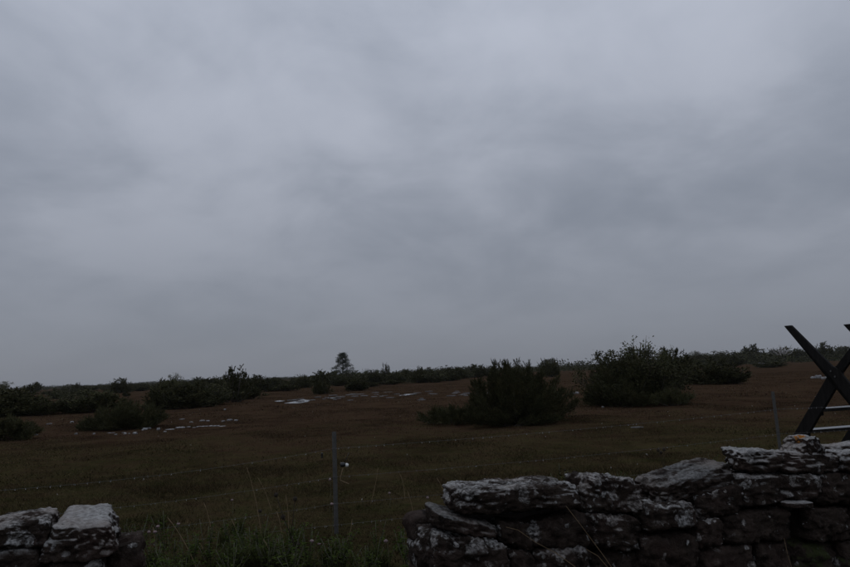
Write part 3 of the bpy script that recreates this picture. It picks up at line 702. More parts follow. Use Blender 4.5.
def pine(seed, w, h):
    """ragged conifer: whorled branches with drooping clumps, sky showing between them, domed top"""
    rs = np.random.default_rng(seed); paths = [([(0, 0, -0.1), (0.03, 0.0, h * 0.35), (-0.05, 0.03, h * 0.7), (0, 0, h * 0.97)], 0.028 * h)]; B = []; A = []
    for i in range(46):
        f = 0.10 + 0.88 * (i / 46) ** 0.9; z = h * f; az = i * 2.4 + rs.uniform(-0.4, 0.4)
        rr = w / 2 * (0.10 + 1.05 * (1 - f) ** 0.85) * rs.uniform(0.65, 1.1)
        tip = np.array([rr * np.cos(az), rr * np.sin(az), z + rr * rs.uniform(-0.05, 0.25)])
        paths.append(([(0, 0, z), tuple(np.array([0, 0, z]) * 0.45 + tip * 0.55 + np.array([0, 0, 0.05])), tuple(tip)], 0.007 * h))
        for q in range(4):
            t = rs.uniform(0.35, 1.02); c = np.array([0, 0, z]) * (1 - t) + tip * t
            m = 22; p = c + rs.normal(size=(m, 3)) * np.array([0.032, 0.032, 0.020]) * h
            ax = rs.normal(size=(m, 3)) + np.array([0, 0, 0.5]); ax /= np.linalg.norm(ax, axis=1)[:, None]; B.append(p); A.append(ax)
    B = np.concatenate(B); A = np.concatenate(A)
    V = sprigs(B, A, 0.035 * h * rs.uniform(0.6, 1.4, len(B)), 5, 0.0045 * h, rs)
    return mesh_np('crown', V, np.arange(len(V)).reshape(-1, 3), m_pine), stems_mesh(paths)

def place(name, meshes, px, base_py, w, h, label, cat='bush', group=None, rz=None, part=('foliage', 'stem'), size=None, dist=None):
    """a plant whose foot is seen (or judged) at that pixel; w,h in photo pixels -> metres by its distance"""
    p = on_ground(px, base_py)
    sc = p.y / F_PX
    o = empty(name, (p.x, p.y, float(gz(p.x, p.y))), random.uniform(0, 6.28) if rz is None else rz)
    if size is None: o.scale = (w * sc, w * sc, h * sc)
    else: o.scale = size
    for pn, me in zip(part, meshes): link(pn, me, o)
    return tag(o, label, cat, group)

# unit prototypes (1 m wide, 1 m tall) for the smaller and farther shrubs
J_ROUND = [shoot_bush(100 + i, 0.9, 0.95, 42, 26, 0.13, 0.016, 6) for i in range(5)]
J_LOW = [shoot_bush(120 + i, 0.9, 0.9, 40, 22, 0.15, 0.018, 6, low=True) for i in range(3)]
J_SPIRE = [shoot_bush(130 + i, 0.8, 1.0, 34, 28, 0.10, 0.015, 6, spire=1.0) for i in range(2)]
S_ROUND = [leafy_bush(140 + i, 0.85, 0.9, 34, 110, 0.028, m_scrub) for i in range(4)]
AIRY = [leafy_bush(150 + i, 0.8, 1.0, 20, 90, 0.026, m_airy, trunk=0.25, airy=0.3) for i in range(3)]
J, JL, JS, SR, AI = J_ROUND, J_LOW, J_SPIRE, S_ROUND, AIRY

# hero shrubs, in metres
def hero(name, meshes, px, py, label, cat='bush', group=None, rz=0.0, part=('foliage', 'stem')):
    return place(name, meshes, px, py, 0, 0, label, cat, group, rz, part, size=(1, 1, 1))
JG = 'juniper bushes scattered over the field'
hero('juniper_bush', shoot_bush(201, 3.25, 2.05, 92, 105, 0.15, 0.010, 9, rr=0.09), 519, 423, 'large dense dark juniper standing alone with a low sprawling skirt beside it', 'bush', JG)
hero('juniper_bush', shoot_bush(202, 2.2, 0.50, 60, 34, 0.17, 0.010, 8, low=True), 452, 424, 'flat sprawling juniper skirt spreading at the foot of the large lone juniper', 'bush', JG)
hero('juniper_bush', shoot_bush(203, 1.5, 0.34, 36, 26, 0.16, 0.010, 8, low=True), 506, 426, 'low green juniper fringe in front of the large lone juniper', 'bush', JG)
hero('thorn_bush', leafy_bush(205, 4.0, 2.4, 80, 230, 0.05, m_scrub), 630, 404, 'broad tangled thorn bush with a pale sapling growing out of its top', 'bush')
hero('juniper_bush', shoot_bush(206, 3.4, 2.1, 90, 50, 0.22, 0.014, 8), 622, 405, 'dark juniper grown together with the broad tangled thorn bush', 'bush', JG)
hero('sapling', leafy_bush(207, 1.9, 3.15, 22, 60, 0.05, m_airy, trunk=1.2, airy=0.16), 643, 402, 'thin pale leaved sapling rising from the top of the broad thorn bush', 'tree', part=('crown', 'trunk'))
hero('juniper_bush', shoot_bush(208, 1.5, 0.55, 30, 22, 0.2, 0.013, 7, low=True), 672, 405.5, 'low trailing shoots at the side of the broad thorn bush', 'bush', JG)
hero('juniper_bush', shoot_bush(209, 2.45, 1.05, 70, 46, 0.19, 0.012, 8, mat=m_juniper), 128, 429, 'spreading olive tinged juniper behind the line of white stones', 'bush', JG)
hero('juniper_bush', shoot_bush(210, 2.3, 0.75, 60, 40, 0.18, 0.011, 8, low=True), 2, 440, 'low dark juniper lying on bare turf nearest to the short wall end', 'bush', JG)

BELT = 'shrubs in the dark belt across the field'
FAR = 'far shrubs along the skyline'
bushes = [  # name, proto, px, base, w, h, label, group
    ('juniper_bush', J[0], 14, 416, 62, 27, 'wide dark juniper behind the low one by the wall end', JG),
    ('juniper_bush', J[1], 38, 415, 36, 19, 'smaller dark juniper leaning against the wide dark one', JG),
    ('juniper_bush', JL[0], -22, 418, 50, 26, 'dark juniper beyond the wide dark one', JG),
    ('scrub_bush', SR[0], 72, 413, 40, 18, 'low scrub bush beside a bare patch of turf', BELT),
    ('juniper_bush', JL[1], 98, 412, 44, 21, 'low flat juniper behind the olive tinged one', JG),
    ('scrub_bush', SR[1], 85, 405, 46, 16, 'grey green scrub behind the low flat juniper', BELT),
    ('scrub_bush', SR[2], 60, 399, 30, 10, 'low scrub patch beyond a strip of bare turf', BELT),
    ('juniper_bush', J[2], 120, 393, 24, 13, 'dark double topped juniper on the skyline', FAR),
    ('juniper_bush', J[3], 126, 396.5, 7, 4, 'tiny dark bush alone on a bare rise', FAR),
    ('scrub_bush', SR[3], 142, 391, 22, 9, 'low scrub on the skyline by the airy tree', FAR),
    ('juniper_bush', J[4], 165, 409, 42, 27, 'bulky juniper at the end of the dense thicket', JG),
    ('juniper_bush', J[0], 191, 408, 46, 24, 'wide juniper in the middle of the dense thicket', JG),
    ('scrub_bush', SR[0], 213, 405, 40, 22, 'scrub bush filling the thicket between two junipers', BELT),
    ('juniper_bush', JS[0], 234, 402, 34, 35, 'pointed juniper with a narrow spire above the thicket', JG),
    ('juniper_bush', J[1], 222, 401, 34, 20, 'juniper leaning on the pointed one', JG),
    ('juniper_bush', JL[2], 250, 399.5, 24, 15, 'low juniper at the foot of the pointed one', JG),
    ('juniper_bush', J[3], 203, 393, 14, 13, 'small round bush showing above the thicket', BELT),
    ('juniper_bush', J[2], 256, 392, 28, 15, 'dark bush beyond the pointed juniper', BELT),
    ('scrub_bush', SR[1], 272, 391, 26, 14, 'rounded scrub bush above the puddle', BELT),
    ('juniper_bush', JL[0], 287, 391, 22, 7, 'low juniper mat above the puddle', BELT),
    ('juniper_bush', J[4], 304, 388, 18, 12, 'dark bush at the start of the belt under the conifer', BELT),
    ('juniper_bush', J[1], 322, 386, 34, 15, 'wide dark bush in the belt under the conifer', BELT),
    ('scrub_bush', SR[2], 338, 386, 22, 13, 'scrub bush right under the tall conifer', BELT),
    ('juniper_bush', J[0], 322, 394.2, 18, 13, 'compact round juniper alone in front of the belt', JG),
    ('juniper_bush', J[3], 358, 390.5, 28, 12, 'broad low juniper in front of the tall conifer', JG),
    ('juniper_bush', JL[1], 371, 387, 14, 5, 'flat dark bush beside the broad low juniper', JG),
    ('scrub_bush', SR[3], 355, 385, 30, 14, 'scrub behind the broad low juniper', BELT),
    ('scrub_bush', SR[0], 374, 384, 24, 14, 'leafy scrub between conifer and little spire', BELT),
    ('juniper_bush', JS[1], 386, 382, 8, 19, 'little narrow spire juniper poking above the belt', JG),
    ('scrub_bush', SR[1], 396, 383, 26, 12, 'scrub beside the little narrow spire', BELT),
    ('juniper_bush', JL[2], 393, 384.5, 26, 4.5, 'flat strip of juniper in front of the belt', BELT),
    ('juniper_bush', J[2], 408, 382, 18, 11, 'dark bush in a dip of the belt', BELT),
    ('juniper_bush', J[4], 420, 383, 20, 15, 'rounded dark bush at the step in the belt', BELT),
    ('scrub_bush', SR[2], 434, 382.5, 30, 14, 'broad scrub bush in the belt beside the large juniper', BELT),
    ('juniper_bush', J[1], 450, 381, 26, 13, 'dark bush in the belt beside the large juniper', BELT),
    ('scrub_bush', SR[3], 461, 379, 24, 13, 'scrub bush close behind the large juniper', BELT),
    ('juniper_bush', J[0], 476, 377.5, 24, 12, 'bush half hidden by the large juniper', BELT),
    ('scrub_bush', SR[0], 490, 376.5, 20, 11, 'scrub half hidden by the large juniper', BELT),
    ('juniper_bush', J[3], 551, 377, 18, 18, 'upright bush peeping out behind the large juniper', JG),
    ('juniper_bush', J[2], 670, 383.5, 44, 31, 'tall dark bush between the thorn bush and the rounded one', JG),
    ('sapling', AI[0], 665, 384, 16, 36, 'pale leafy sapling over the tall dark bush', None),
    ('scrub_bush', SR[1], 690, 381, 34, 26, 'scrub joining the tall dark bush and the rounded one', BELT),
    ('juniper_bush', J[4], 716, 384, 50, 23, 'rounded dark juniper alone on open heath', JG),
    ('juniper_bush', JL[0], 735, 384, 24, 12, 'low skirt of the rounded dark juniper', JG),
    ('juniper_bush', JL[1], 771, 367.6, 30, 6, 'flat dark mound beside a white boulder', JG),
    ('scrub_bush', SR[2], 742, 364, 46, 14, 'scrub at the near edge of the ridge belt', BELT),
    ('juniper_bush', J[0], 753, 363, 26, 17, 'tallest dark bush in the ridge belt', BELT),
    ('scrub_bush', SR[3], 720, 364, 36, 14, 'scrub behind the rounded dark juniper', BELT),
    ('scrub_bush', SR[0], 776, 361.5, 30, 13, 'scrub behind the flat dark mound', BELT),
    ('juniper_bush', J[1], 800, 361, 34, 12, 'bush in the ridge belt beside the bleached tree', BELT),
    ('juniper_bush', J[2], 826, 360.5, 22, 16, 'dark bush behind the stile', BELT),
    ('scrub_bush', SR[1], 846, 358.5, 28, 13, 'scrub showing between the stile boards', BELT),
    ('juniper_bush', JL[2], 818, 361, 40, 7, 'low dark bush line behind the stile', BELT),
    ('scrub_bush', SR[2], 878, 357, 40, 13, 'scrub beyond the stile', BELT),
    ('scrub_bush', SR[3], 700, 362.8, 30, 12, 'scrub on the ridge above the rounded juniper', BELT),
    ('juniper_bush', J[3], 35, 392.5, 13, 10, 'round topped tree alone on the flat skyline', FAR),
    ('scrub_bush', AI[1], 2, 394, 20, 12, 'pale round tree at the end of the skyline', FAR),
    ('juniper_bush', JS[0], 77, 392.6, 8, 10, 'small pointed bush on the skyline', FAR),
    ('scrub_bush', SR[0], 84, 392.8, 12, 7, 'blunt bush next to the small pointed one', FAR),
]
for nm, me, px, by, w, h, lab, grp in bushes:
    tree_like = nm == 'sapling'
    place(nm, me, px, by, w * 1.16, h * 1.14, lab, 'tree' if tree_like else 'bush', grp, part=('crown', 'trunk') if tree_like else ('foliage', 'stem'))
rsb = random.Random(90)
sections = [(-12, 60, 9, (4.5, 9), (3, 6), 'low scrub in the flat belt behind the wide dark juniper'), (58, 158, 17, (4.5, 9), (4, 7), 'low scrub in the belt between the wide dark juniper and the thicket'),
            (158, 252, 13, (6, 15), (8, 13), 'scrub filling the back of the dense thicket'), (250, 345, 13, (5, 9.5), (7, 11), 'low scrub in the belt leading up to the tall conifer'),
            (345, 480, 18, (4, 7.5), (7, 11), 'low scrub in the belt between the tall conifer and the large juniper'), (640, 740, 13, (4, 7.5), (9, 14), 'scrub on the ridge behind the thorn bush'),
            (735, 880, 16, (2.8, 5), (7, 12), 'scrub in the ridge belt behind the stile')]
for x0, x1, cnt, dy, hh_, lab in sections:
    for i in range(cnt):
        x = x0 + (x1 - x0) * (i + rsb.random()) / cnt; hz = 389 - 0.04 * x; h = rsb.uniform(*hh_)
        kind, pr = rsb.choice([('scrub_bush', SR), ('scrub_bush', SR), ('juniper_bush', J), ('juniper_bush', JL)])
        place(kind, rsb.choice(pr), x, hz + rsb.uniform(*dy), h * rsb.uniform(1.3, 2.6), h, lab, 'bush', lab)
place('airy_tree', AIRY[2], 171, 393, 22, 22, 'airy pale tree standing above the dense thicket', 'tree', part=('crown', 'trunk'))
place('airy_tree', AIRY[0], 367, 382, 8, 15, 'thin wispy tree between the conifer and the little spire', 'tree', part=('crown', 'trunk'))
place('conifer_tree', pine(301, 1.05, 1.30), 343, 381, 27, 21.5, 'tall ragged conifer standing alone above the shrub belt', 'tree', part=('crown', 'trunk'))
# bleached bare tree on the ridge
rs = np.random.default_rng(9); paths = []
for i in range(26):
    az = rs.uniform(0, 6.28); f = rs.random() ** 0.6; tip = np.array([0.55 * f * math.cos(az), 0.55 * f * math.sin(az), rs.uniform(0.55, 1.0)])
    paths.append(([(0, 0, -0.02), (tip[0] * 0.3, tip[1] * 0.3, 0.4), tuple(tip * np.array([0.8, 0.8, 0.8])), tuple(tip)], 0.034))
place('bare_tree', [stems_mesh(paths, m_deadwood)], 783, 362, 20, 17, 'bleached leafless tree on the ridge beside the stile', 'tree', part=('trunk',))

# the farthest scrub along the skyline reads as one mass
def far_belt():
    """low rounded clumps of leaves, so many that they merge into one ragged line"""
    Ll = []; rs = np.random.default_rng(77)
    for th in np.linspace(R(-48), R(48), 760):
        deg = math.degrees(th); rise = max(0.0, min(1.0, (deg - 4) / 22))
        for lay in range(2):
            d = rs.uniform(230, 380) if lay == 0 else rs.uniform(480, 800)
            dens = vnoise(np.array([th * 22 + 40 * lay]), np.array([3.3]))[0]
            if lay == 0 and dens < 0.42 - 0.3 * rise: continue
            hgt = (0.9 + 1.5 * dens * rs.random() + (1.4 if rs.random() < 0.05 else 0)) * (1.0 + 0.8 * rise) * (1.0 if lay == 0 else 2.0)
            wd = hgt * rs.uniform(1.0, 2.2); m = 150
            q = rs.normal(size=(m, 3)); q /= np.linalg.norm(q, axis=1)[:, None]; q *= rs.random((m, 1)) ** 0.4
            q = q * np.array([wd, wd, hgt * 0.6]) + np.array([d * math.sin(th), d * math.cos(th), hgt * 0.36]); q[:, 2] = np.maximum(q[:, 2], 0.1)
            Ll.append(leaves(q, hgt * 0.13, rs))
    V = np.concatenate(Ll); return mesh_np('far_scrub', V, np.arange(len(V)).reshape(-1, 4), m_scrub)
tag(link('far_scrub', far_belt()), 'distant strip of low scrub along the horizon', 'scrub', kind='stuff')

# ------------------------------------------------------------------ limestone lying on the field
def flagstone(px, py, wpx, depth_m, hgt, mat, label, group, name='limestone_slab', seed=0):
    p = on_ground(px, py); w = wpx * p.y / F_PX; rs = random.Random(seed); n = 11; mb = MB()
    ring = []
    for i in range(n):
        a = 2 * math.pi * i / n; k = rs.uniform(0.72, 1.08); ring.append((0.5 * w * k * math.cos(a), 0.5 * depth_m * k * math.sin(a)))
    V = [(x, y, -0.03) for x, y in ring] + [(x * 0.97, y * 0.97, hgt * rs.uniform(0.6, 0.9)) for x, y in ring] + [(x * 0.72, y * 0.72, hgt * rs.uniform(0.8, 1.1)) for x, y in ring] + [(0, 0, hgt)]
    Q = [(l * n + i, l * n + (i + 1) % n, (l + 1) * n + (i + 1) % n, (l + 1) * n + i) for l in range(2) for i in range(n)]
    mb.add(V, Q, [(2 * n + i, 2 * n + (i + 1) % n, 3 * n) for i in range(n)])
    o = link(name, mb.mesh(name, mat), None, (p.x, p.y, float(gz(p.x, p.y)))); o.rotation_euler = (0, 0, rs.uniform(-0.25, 0.25))
    return tag(o, label, 'stone', group)
LG = 'white stones lying by the olive tinged juniper'; lab = 'white limestone piece in the broken line in front of the olive tinged juniper'
rsl = random.Random(21)
line = [(rsl.uniform(108, 142), 433.3 + rsl.gauss(0, .5), rsl.uniform(1.8, 4), .2, rsl.uniform(.02, .05)) for _ in range(11)]
line += [(145, 429.8, 5, .28, .10), (149, 428.9, 3.2, .25, .07), (143, 430.2, 3, .2, .05), (158.5, 429.7, 3.4, .25, .09), (165, 431.8, 3, .2, .04)]
xl = 165.5
while xl < 222:
    wl_ = rsl.choice([2.2, 3, 4, 6, 9]); line.append((xl + wl_ / 2, 428.3 - (xl - 166) * 0.042 + rsl.gauss(0, .45), wl_ * 1.1, rsl.uniform(.2, .4), rsl.uniform(.015, .06))); xl += wl_ + rsl.choice([0, 0, .4, 1.5])
for i, (x, y, w, d, h) in enumerate(line): flagstone(x, y, w, d, h * 0.7, m_pale, lab, LG, seed=i)
lab = 'pale stone scrap lying on the turf beyond the broken white line'
for i, (x, y, w, d, h) in enumerate([(202, 421.3, 5, .4, .05), (208, 421.2, 4, .3, .04), (230, 420.6, 6, .4, .06), (236, 420.8, 4, .3, .05), (223, 421.6, 3, .3, .04), (191, 422.6, 4, .3, .04), (182, 419.5, 4, .4, .03), (157, 416.5, 2.2, .3, .06), (167, 417.2, 2.5, .3, .05), (225, 410, 2, .3, .07), (49, 424.5, 4, .4, .05), (72, 422.6, 3.2, .3, .06), (36, 435.4, 3, .2, .05), (94, 434.4, 2, .15, .05), (76, 434.4, 2, .15, .05)]):
    flagstone(x, y, w, d, h, m_pale if i % 2 else m_slab, lab, 'pale stone scraps on the turf', seed=40 + i)
# wet limestone pavement: low flags between the puddle and the large juniper
rsx = random.Random(4); lab = 'wet grey limestone flag in the bare pavement between puddle and large juniper'
for i in range(64):
    t = rsx.random(); x = 288 + 215 * t; yc = 402.0 - 13.5 * t ** 0.75 + (2.5 if t > .5 else 0); y = yc + rsx.gauss(0, 1.25 + 1.2 * t)
    flagstone(x, y, rsx.uniform(4, 11), rsx.uniform(0.5, 1.3), rsx.uniform(0.03, 0.055), m_pave, lab, 'wet pavement flags', seed=80 + i)
flagstone(762, 367.4, 8, 1.2, 0.85, m_pale, 'white boulder beside the flat dark mound on the heath', None, 'boulder', 200)
for i, (x, y, w, h) in enumerate([(813, 378.6, 5, .16), (818.5, 378.2, 7, .24), (824, 379, 5, .16)]):
    flagstone(x, y, w, .5, h, m_pale, 'pale stone in the small heap seen below the stile crossing', 'small heap of pale stones', 'field_stone', 210 + i)
for i, (x, y, w, h) in enumerate([(573, 394.2, 3, .1), (577, 393.8, 4, .12), (658, 389.5, 5, .15), (683, 388.3, 2, .1)]):
    flagstone(x, y, w, .35, h, m_pale, 'small white stone on the heath near the broad thorn bush', 'small white stones by the thorn bush', 'field_stone', 220 + i)
flagstone(637, 427.5, 13, .3, .02, m_pave, 'flat grey slab in the grass before the broad thorn bush', None, 'limestone_slab', 230)
flagstone(603, 407.5, 2.4, .2, .05, m_slab, 'small pale stone at the foot of the broad thorn bush', None, 'field_stone', 231)

# tiny pale flowers and stone chips strewn over the turf
rs = np.random.default_rng(31); n = 140; d = np.sqrt(rs.uniform(8 ** 2, 45 ** 2, n)); th = rs.uniform(R(-40), R(40), n); x = d * np.sin(th); y = d * np.cos(th)
c = np.stack([x, y, gz(x, y) + 0.05 + 0.05 * rs.random(n)], 1)
Vf = np.concatenate([leaves(c + rs.normal(size=c.shape) * 0.006, 0.013, rs, 1.5) for _ in range(3)])
tag(link('turf_flowers', mesh_np('turf_flowers', Vf, np.arange(len(Vf)).reshape(-1, 4), m_white)), 'tiny pale flower heads dotted over the turf', 'flowers', kind='stuff')

# ------------------------------------------------------------------ weeds, grass tufts and stalks by the fence
def weed_mesh(seed, h=0.34):
    rs = np.random.default_rng(seed); paths = []; V = []
    for s_ in range(7):
        az = rs.uniform(0, 6.28); r = rs.uniform(0.04, 0.17); tip = np.array([r * math.cos(az), r * math.sin(az), h * rs.uniform(0.55, 1.0)])
        base = tip * 0.12; base[2] = -0.02; pts = [base, base * 0.5 + tip * 0.5 + np.array([0, 0, 0.03]), tip]; paths.append(([tuple(p) for p in pts], 0.004))
        for q in range(15):
            t = rs.uniform(0.15, 1.05); p = base * (1 - t) + tip * t; a2 = rs.uniform(0, 6.28); L_ = rs.uniform(0.028, 0.06)
            out = np.array([math.cos(a2), math.sin(a2), rs.uniform(-0.1, 0.5)]); sd = np.array([-math.sin(a2), math.cos(a2), 0]) * L_ * 0.27
            m1 = p + out * L_ * 0.5; V += [p, m1 + sd, p + out * L_ + np.array([0, 0, -0.012]), m1 - sd]
    V = np.array(V); V[:, 2] = np.maximum(V[:, 2], 0.004)
    return mesh_np('leaves', V, np.arange(len(V)).reshape(-1, 4), m_weed), stems_mesh(paths, m_greenstem)
WEEDS = [weed_mesh(400 + i, 0.26 + 0.05 * i) for i in range(4)]
def tuft_mesh(seed, n=70, h=0.42, mat=None):
    rs = np.random.default_rng(seed); V = []; Q = []
    for i in range(n):
        az = rs.uniform(0, 6.28); lean = rs.uniform(0.1, 0.75) * h; hh = h * rs.uniform(0.5, 1.0); w = rs.uniform(0.0018, 0.0035)
        b0 = np.array([rs.normal() * 0.03, rs.normal() * 0.03, -0.01]); d2 = np.array([math.cos(az), math.sin(az), 0]); sd = np.array([-d2[1], d2[0], 0]) * w; o = len(V)
        for t in (0, 0.35, 0.7, 1.0):
            p = b0 + d2 * lean * t ** 1.9 + np.array([0, 0, hh * (t - 0.32 * t ** 3)]); k = 1 - 0.9 * t ** 2; V += [p - sd * k, p + sd * k]
        Q += [(o, o + 1, o + 3, o + 2), (o + 2, o + 3, o + 5, o + 4), (o + 4, o + 5, o + 7, o + 6)]
    return mesh_np('blades', np.array(V), np.array(Q), mat or m_tuft)
TUFTS = [tuft_mesh(420 + i, 80, 0.34 + 0.06 * i) for i in range(3)]
rsw = random.Random(12); WG = 'leafy weeds at the fence foot'
nw = 0
while nw < 84:
    px = rsw.uniform(118, 440) if nw < 70 else rsw.uniform(560, 720)
    py = rsw.uniform(538, 592) if nw < 70 else rsw.uniform(470, 520)
    if nw < 70 and py < 556 and rsw.random() < 0.7: continue
    p = on_ground(px, py)
    if (p - WP).dot(WN) > -0.8: 
        nw += 1; continue
    o = empty('leafy_weed', (p.x, p.y, float(gz(p.x, p.y))), rsw.uniform(0, 6.28)); s_ = rsw.uniform(0.55, 1.1); o.scale = (s_, s_, s_ * rsw.uniform(0.8, 1.15))
    lf, st = rsw.choice(WEEDS); link('leaves', lf, o); link('stem', st, o)
    tag(o, 'low leafy green weed growing in the gap between the walls near the fence', 'weed', WG); nw += 1
for i in range(24):
    px, py = (rsw.uniform(130, 435), rsw.uniform(528, 580)) if i > 7 else (rsw.uniform(225, 262), rsw.uniform(556, 580))
    p = on_ground(px, py)
    if (p - WP).dot(WN) > -0.8: continue
    o = link('grass_tuft', TUFTS[i % 3], None, (p.x, p.y, float(gz(p.x, p.y)))); o.rotation_euler = (0, 0, rsw.uniform(0, 6.28)); s_ = rsw.uniform(0.7, 1.15); o.scale = (s_, s_, s_)
    tag(o, 'tuft of long arching green grass in the gap between the walls', 'grass tuft', 'long grass tufts')

def stalk(name, foot_px, tip_px, mat, r, label, group, head=None, bend=0.06, Y=None, cat='grass stalk', headmat=None, heads=()):
    """one thin upright stalk: foot on the ground, tip at the pixel seen, at the foot's distance"""
    if Y is None: f = on_ground(*foot_px)
    else: f = at_dist(foot_px[0], foot_px[1], Y); f.z = float(gz(f.x, f.y))
    tip = at_dist(tip_px[0], tip_px[1], f.y + 0.05); b0 = Vector((f.x, f.y, float(gz(f.x, f.y)) - 0.02))
    root = empty(name, (b0.x, b0.y, b0.z)); tip = tip - b0; mid_ = tip * 0.55 + Vector((bend * 0.5, 0, tip.z * 0.08))
    pts = [Vector((0, 0, 0)).lerp(mid_, t) * (1 - t) + mid_.lerp(tip, t) * t for t in np.linspace(0, 1, 9)]
    mb = MB(); mb.tube(pts, [r * (1 - 0.55 * i / 8) for i in range(9)], 5)
    for hp in heads:                                                         # side stems
        tp = at_dist(hp[0], hp[1], f.y + 0.03) - b0; s0 = pts[5]; mb.tube([s0, s0.lerp(tp, 0.5) + Vector((0, 0, -0.01)), tp], r * 0.55, 4)
    link('stem', mb.mesh('stem', mat, True), root)
    tips = [tip] + [at_dist(hp[0], hp[1], f.y + 0.03) - b0 for hp in heads]
    if head == 'seed':
        for tp in tips:
            mb = MB(); mb.blob(tp, (0.021, 0.021, 0.022), 1, 0.15)
            for q in range(7): 
                a = q * 0.9; mb.tube([tp + Vector((0, 0, 0.006)), tp + Vector((0.016 * math.cos(a), 0.016 * math.sin(a), 0.019))], [0.003, 0.001], 3)
            link('seed_head', mb.mesh('seed_head', headmat or m_darkstem), root)
    elif head == 'flower':
        for tp in tips:
            mb = MB(); mb.blob(tp, (0.017, 0.017, 0.013), 2, 0.22); link('flower_head', mb.mesh('flower_head', headmat or m_pink), root)
    elif head == 'ear':
        dvec = (pts[-1] - pts[-3]).normalized(); mb = MB(); mb.tube([tip - dvec * 0.07, tip - dvec * 0.045, tip - dvec * 0.015, tip + dvec * 0.01], [0.0015, 0.004, 0.003, 0.0008], 5); link('seed_ear', mb.mesh('seed_ear', mat, True), root)
    return tag(root, label, cat, group)
DG = 'dry straw stalks by the fence'
for f, t in [((263, 545), (247, 468)), ((272, 512), (258, 478)), ((213, 545), (204, 503)), ((199, 572), (168, 518)), ((284, 560), (277, 512)), ((288, 548), (286, 496)), ((370, 505), (378, 468)), ((416, 540), (408, 492)), ((450, 512), (437, 478)), ((154, 566), (153, 528)), ((205, 552), (196, 540)), ((345, 545), (352, 520)), ((405, 500), (400, 474)), ((240, 552), (232, 520)), ((276, 575), (264, 540))]:
    stalk('dry_stalk', f, t, m_straw, 0.0038, 'thin dry straw stalk standing in the grass by the fence', DG, 'ear')
KG = 'withered knapweed stems by the fence'
stalk('withered_knapweed', (301, 575), (283, 517), m_darkstem, 0.006, 'tall dark withered stem with seed heads below the fence post', None, 'seed', heads=[(295, 499), (276, 495), (298, 545)], cat='weed')
stalk('withered_knapweed', (264, 548), (260, 511), m_darkstem, 0.004, 'single dark seed head stem beside the straw stalks', None, 'seed', cat='weed')
stalk('withered_knapweed', (668, 506), (661, 452.5), m_darkstem, 0.004, 'withered stem with dark heads showing above the slanting grey slab', None, 'seed', heads=[(658, 450), (664, 449.5)], cat='weed')
FG = 'pale pink flowers by the fence'
for f, t in [((149, 560), (149, 532)), ((159, 556), (158, 526.5)), ((156, 566), (155, 532)), ((179, 552), (178.5, 524)), ((314, 570), (312, 541)), ((322, 574), (319.5, 543.5)), ((388, 572), (386, 541)), ((331, 540), (331.8, 504)), ((329, 512), (330, 479.5)), ((232, 515), (232, 500)), ((389, 508), (389.4, 493)), ((427, 512), (427.5, 497.5))]:
    stalk('pink_flower', f, t, m_greenstem, 0.0028, 'pale pink round flower head on a thin stem by the fence', FG, 'flower', cat='flower')
# leafy herb just behind the wall
p = on_ground(563, 512); hb = empty('tall_herb', (p.x, p.y, float(gz(p.x, p.y)))); rs = np.random.default_rng(55); paths = []; V = []; hd = []
for s_ in range(6):
    az = rs.uniform(0, 6.28); tip = np.array([rs.uniform(-0.12, 0.12), rs.uniform(-0.08, 0.08), rs.uniform(0.40, 0.56)]); b0 = np.array([0, 0, -0.02]); mid_ = np.array([tip[0] * 0.3, tip[1] * 0.3, tip[2] * 0.55])
    paths.append(([tuple(b0), tuple(mid_), tuple(tip)], 0.005)); hd.append(tip)
    for q in range(12):
        t = rs.uniform(0.3, 1.0); pp = mid_ * (1 - t) + tip * t; a2 = rs.uniform(0, 6.28); L_ = rs.uniform(0.03, 0.065); out = np.array([math.cos(a2), math.sin(a2), 0.4]); sd = np.array([-math.sin(a2), math.cos(a2), 0]) * L_ * 0.2
        V += [pp, pp + out * L_ * 0.5 + sd, pp + out * L_, pp + out * L_ * 0.5 - sd]
link('leaves', mesh_np('leaves', np.array(V), np.arange(len(V)).reshape(-1, 4), m_weed), hb); link('stem', stems_mesh(paths, m_greenstem), hb)
for tp in hd[:3]:
    mb = MB(); mb.blob(tuple(tp), 0.013, 1, 0.2); link('seed_head', mb.mesh('seed_head', m_darkstem), hb)
tag(hb, 'branching leafy herb with dark buds standing just behind the wall', 'weed')

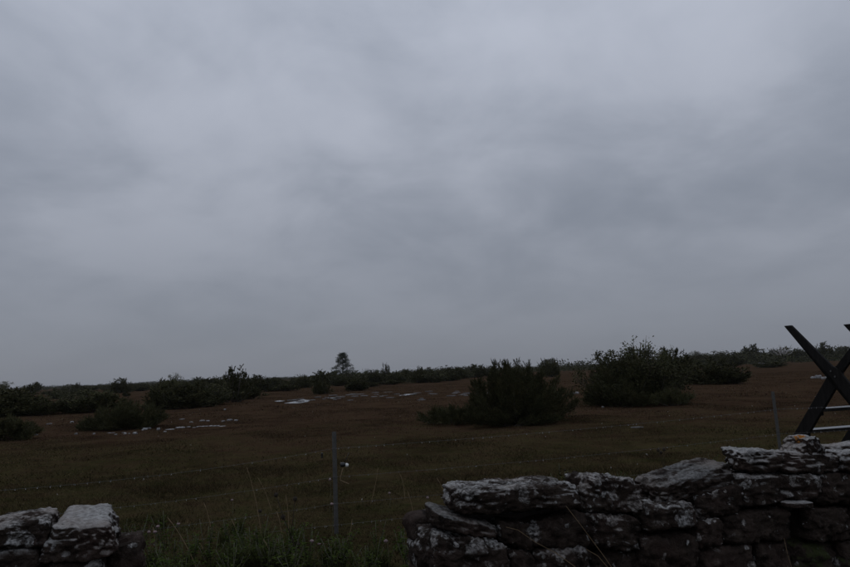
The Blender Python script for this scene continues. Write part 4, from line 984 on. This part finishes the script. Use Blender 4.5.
# road side verge: grass and bent stalks at the wall's foot
rsv = random.Random(3); VG = 'grass tufts at the foot of the wall'
for i in range(18):
    u = rsv.uniform(uE - 0.3, uR + 1.2); q = wall_xyz(u, 0, -rsv.uniform(0.08, 0.45))
    if i < 12: u = rsv.uniform(wall_uz(780, 540)[0], uR); q = wall_xyz(u, 0, -rsv.uniform(0.06, 0.22))
    o = link('grass_tuft', TUFTS[i % 3], None, (q.x, q.y, float(gz(q.x, q.y)))); s_ = rsv.uniform(0.6, 0.95); o.scale = (s_, s_, s_); o.rotation_euler = (0, 0, rsv.uniform(0, 6.28))
    tag(o, 'tuft of green grass at the foot of the long stone wall', 'grass tuft', VG)
def wall_stalk(pts_px, w, label):
    pts = []
    for x, y in pts_px: u, z = wall_uz(x, y, -w); pts.append(wall_xyz(u, z, -w))
    last = pts[-1]; foot = Vector((last.x + 0.12, last.y - 0.03, float(gz(last.x, last.y)) - 0.01)); pts = pts + [last.lerp(foot, 0.5) + Vector((0.02, 0, 0)), foot]
    root = empty('dry_stalk', foot); mb = MB(); mb.tube([p - foot for p in pts], [0.0012 + 0.0016 * i / len(pts) for i in range(len(pts))], 5); link('stem', mb.mesh('stem', m_straw, True), root)
    tag(root, label, 'grass stalk')
wall_stalk([(506, 527), (518, 530), (535, 542), (556, 553), (574, 566), (586, 578)], 0.13, 'long dry stalk arching low across the face of the long wall')
wall_stalk([(566, 506), (580, 524), (594, 543), (606, 559), (616, 574)], 0.10, 'straight dry stalk leaning up across the dark gap in the long wall')
wall_stalk([(586, 549), (598, 556), (610, 570)], 0.11, 'short dry stalk beside the straight leaning one')
wall_stalk([(784, 538), (788, 556), (794, 574)], 0.10, 'thin dry stalk in front of the mossy wall stones')

# ------------------------------------------------------------------ damp air
bm = bmesh.new(); bmesh.ops.create_cube(bm, size=1.0)
for v in bm.verts: v.co = Vector((v.co.x * 12400, v.co.y * 12400, 3.5 + v.co.z * 9.4))
me = bpy.data.meshes.new('haze'); bm.to_mesh(me); bm.free()
m_haze = bpy.data.materials.new('damp_air'); m_haze.use_nodes = True; nt = m_haze.node_tree; nt.nodes.clear()
pv = N(nt, 'ShaderNodeVolumePrincipled', {'Color': (0.9, 0.92, 0.95, 1), 'Density': 0.00009}); nt.links.new(pv.outputs[0], N(nt, 'ShaderNodeOutputMaterial').inputs['Volume'])
me.materials.append(m_haze)
tag(link('haze', me), 'thin damp air over the whole field', 'haze', kind='stuff')
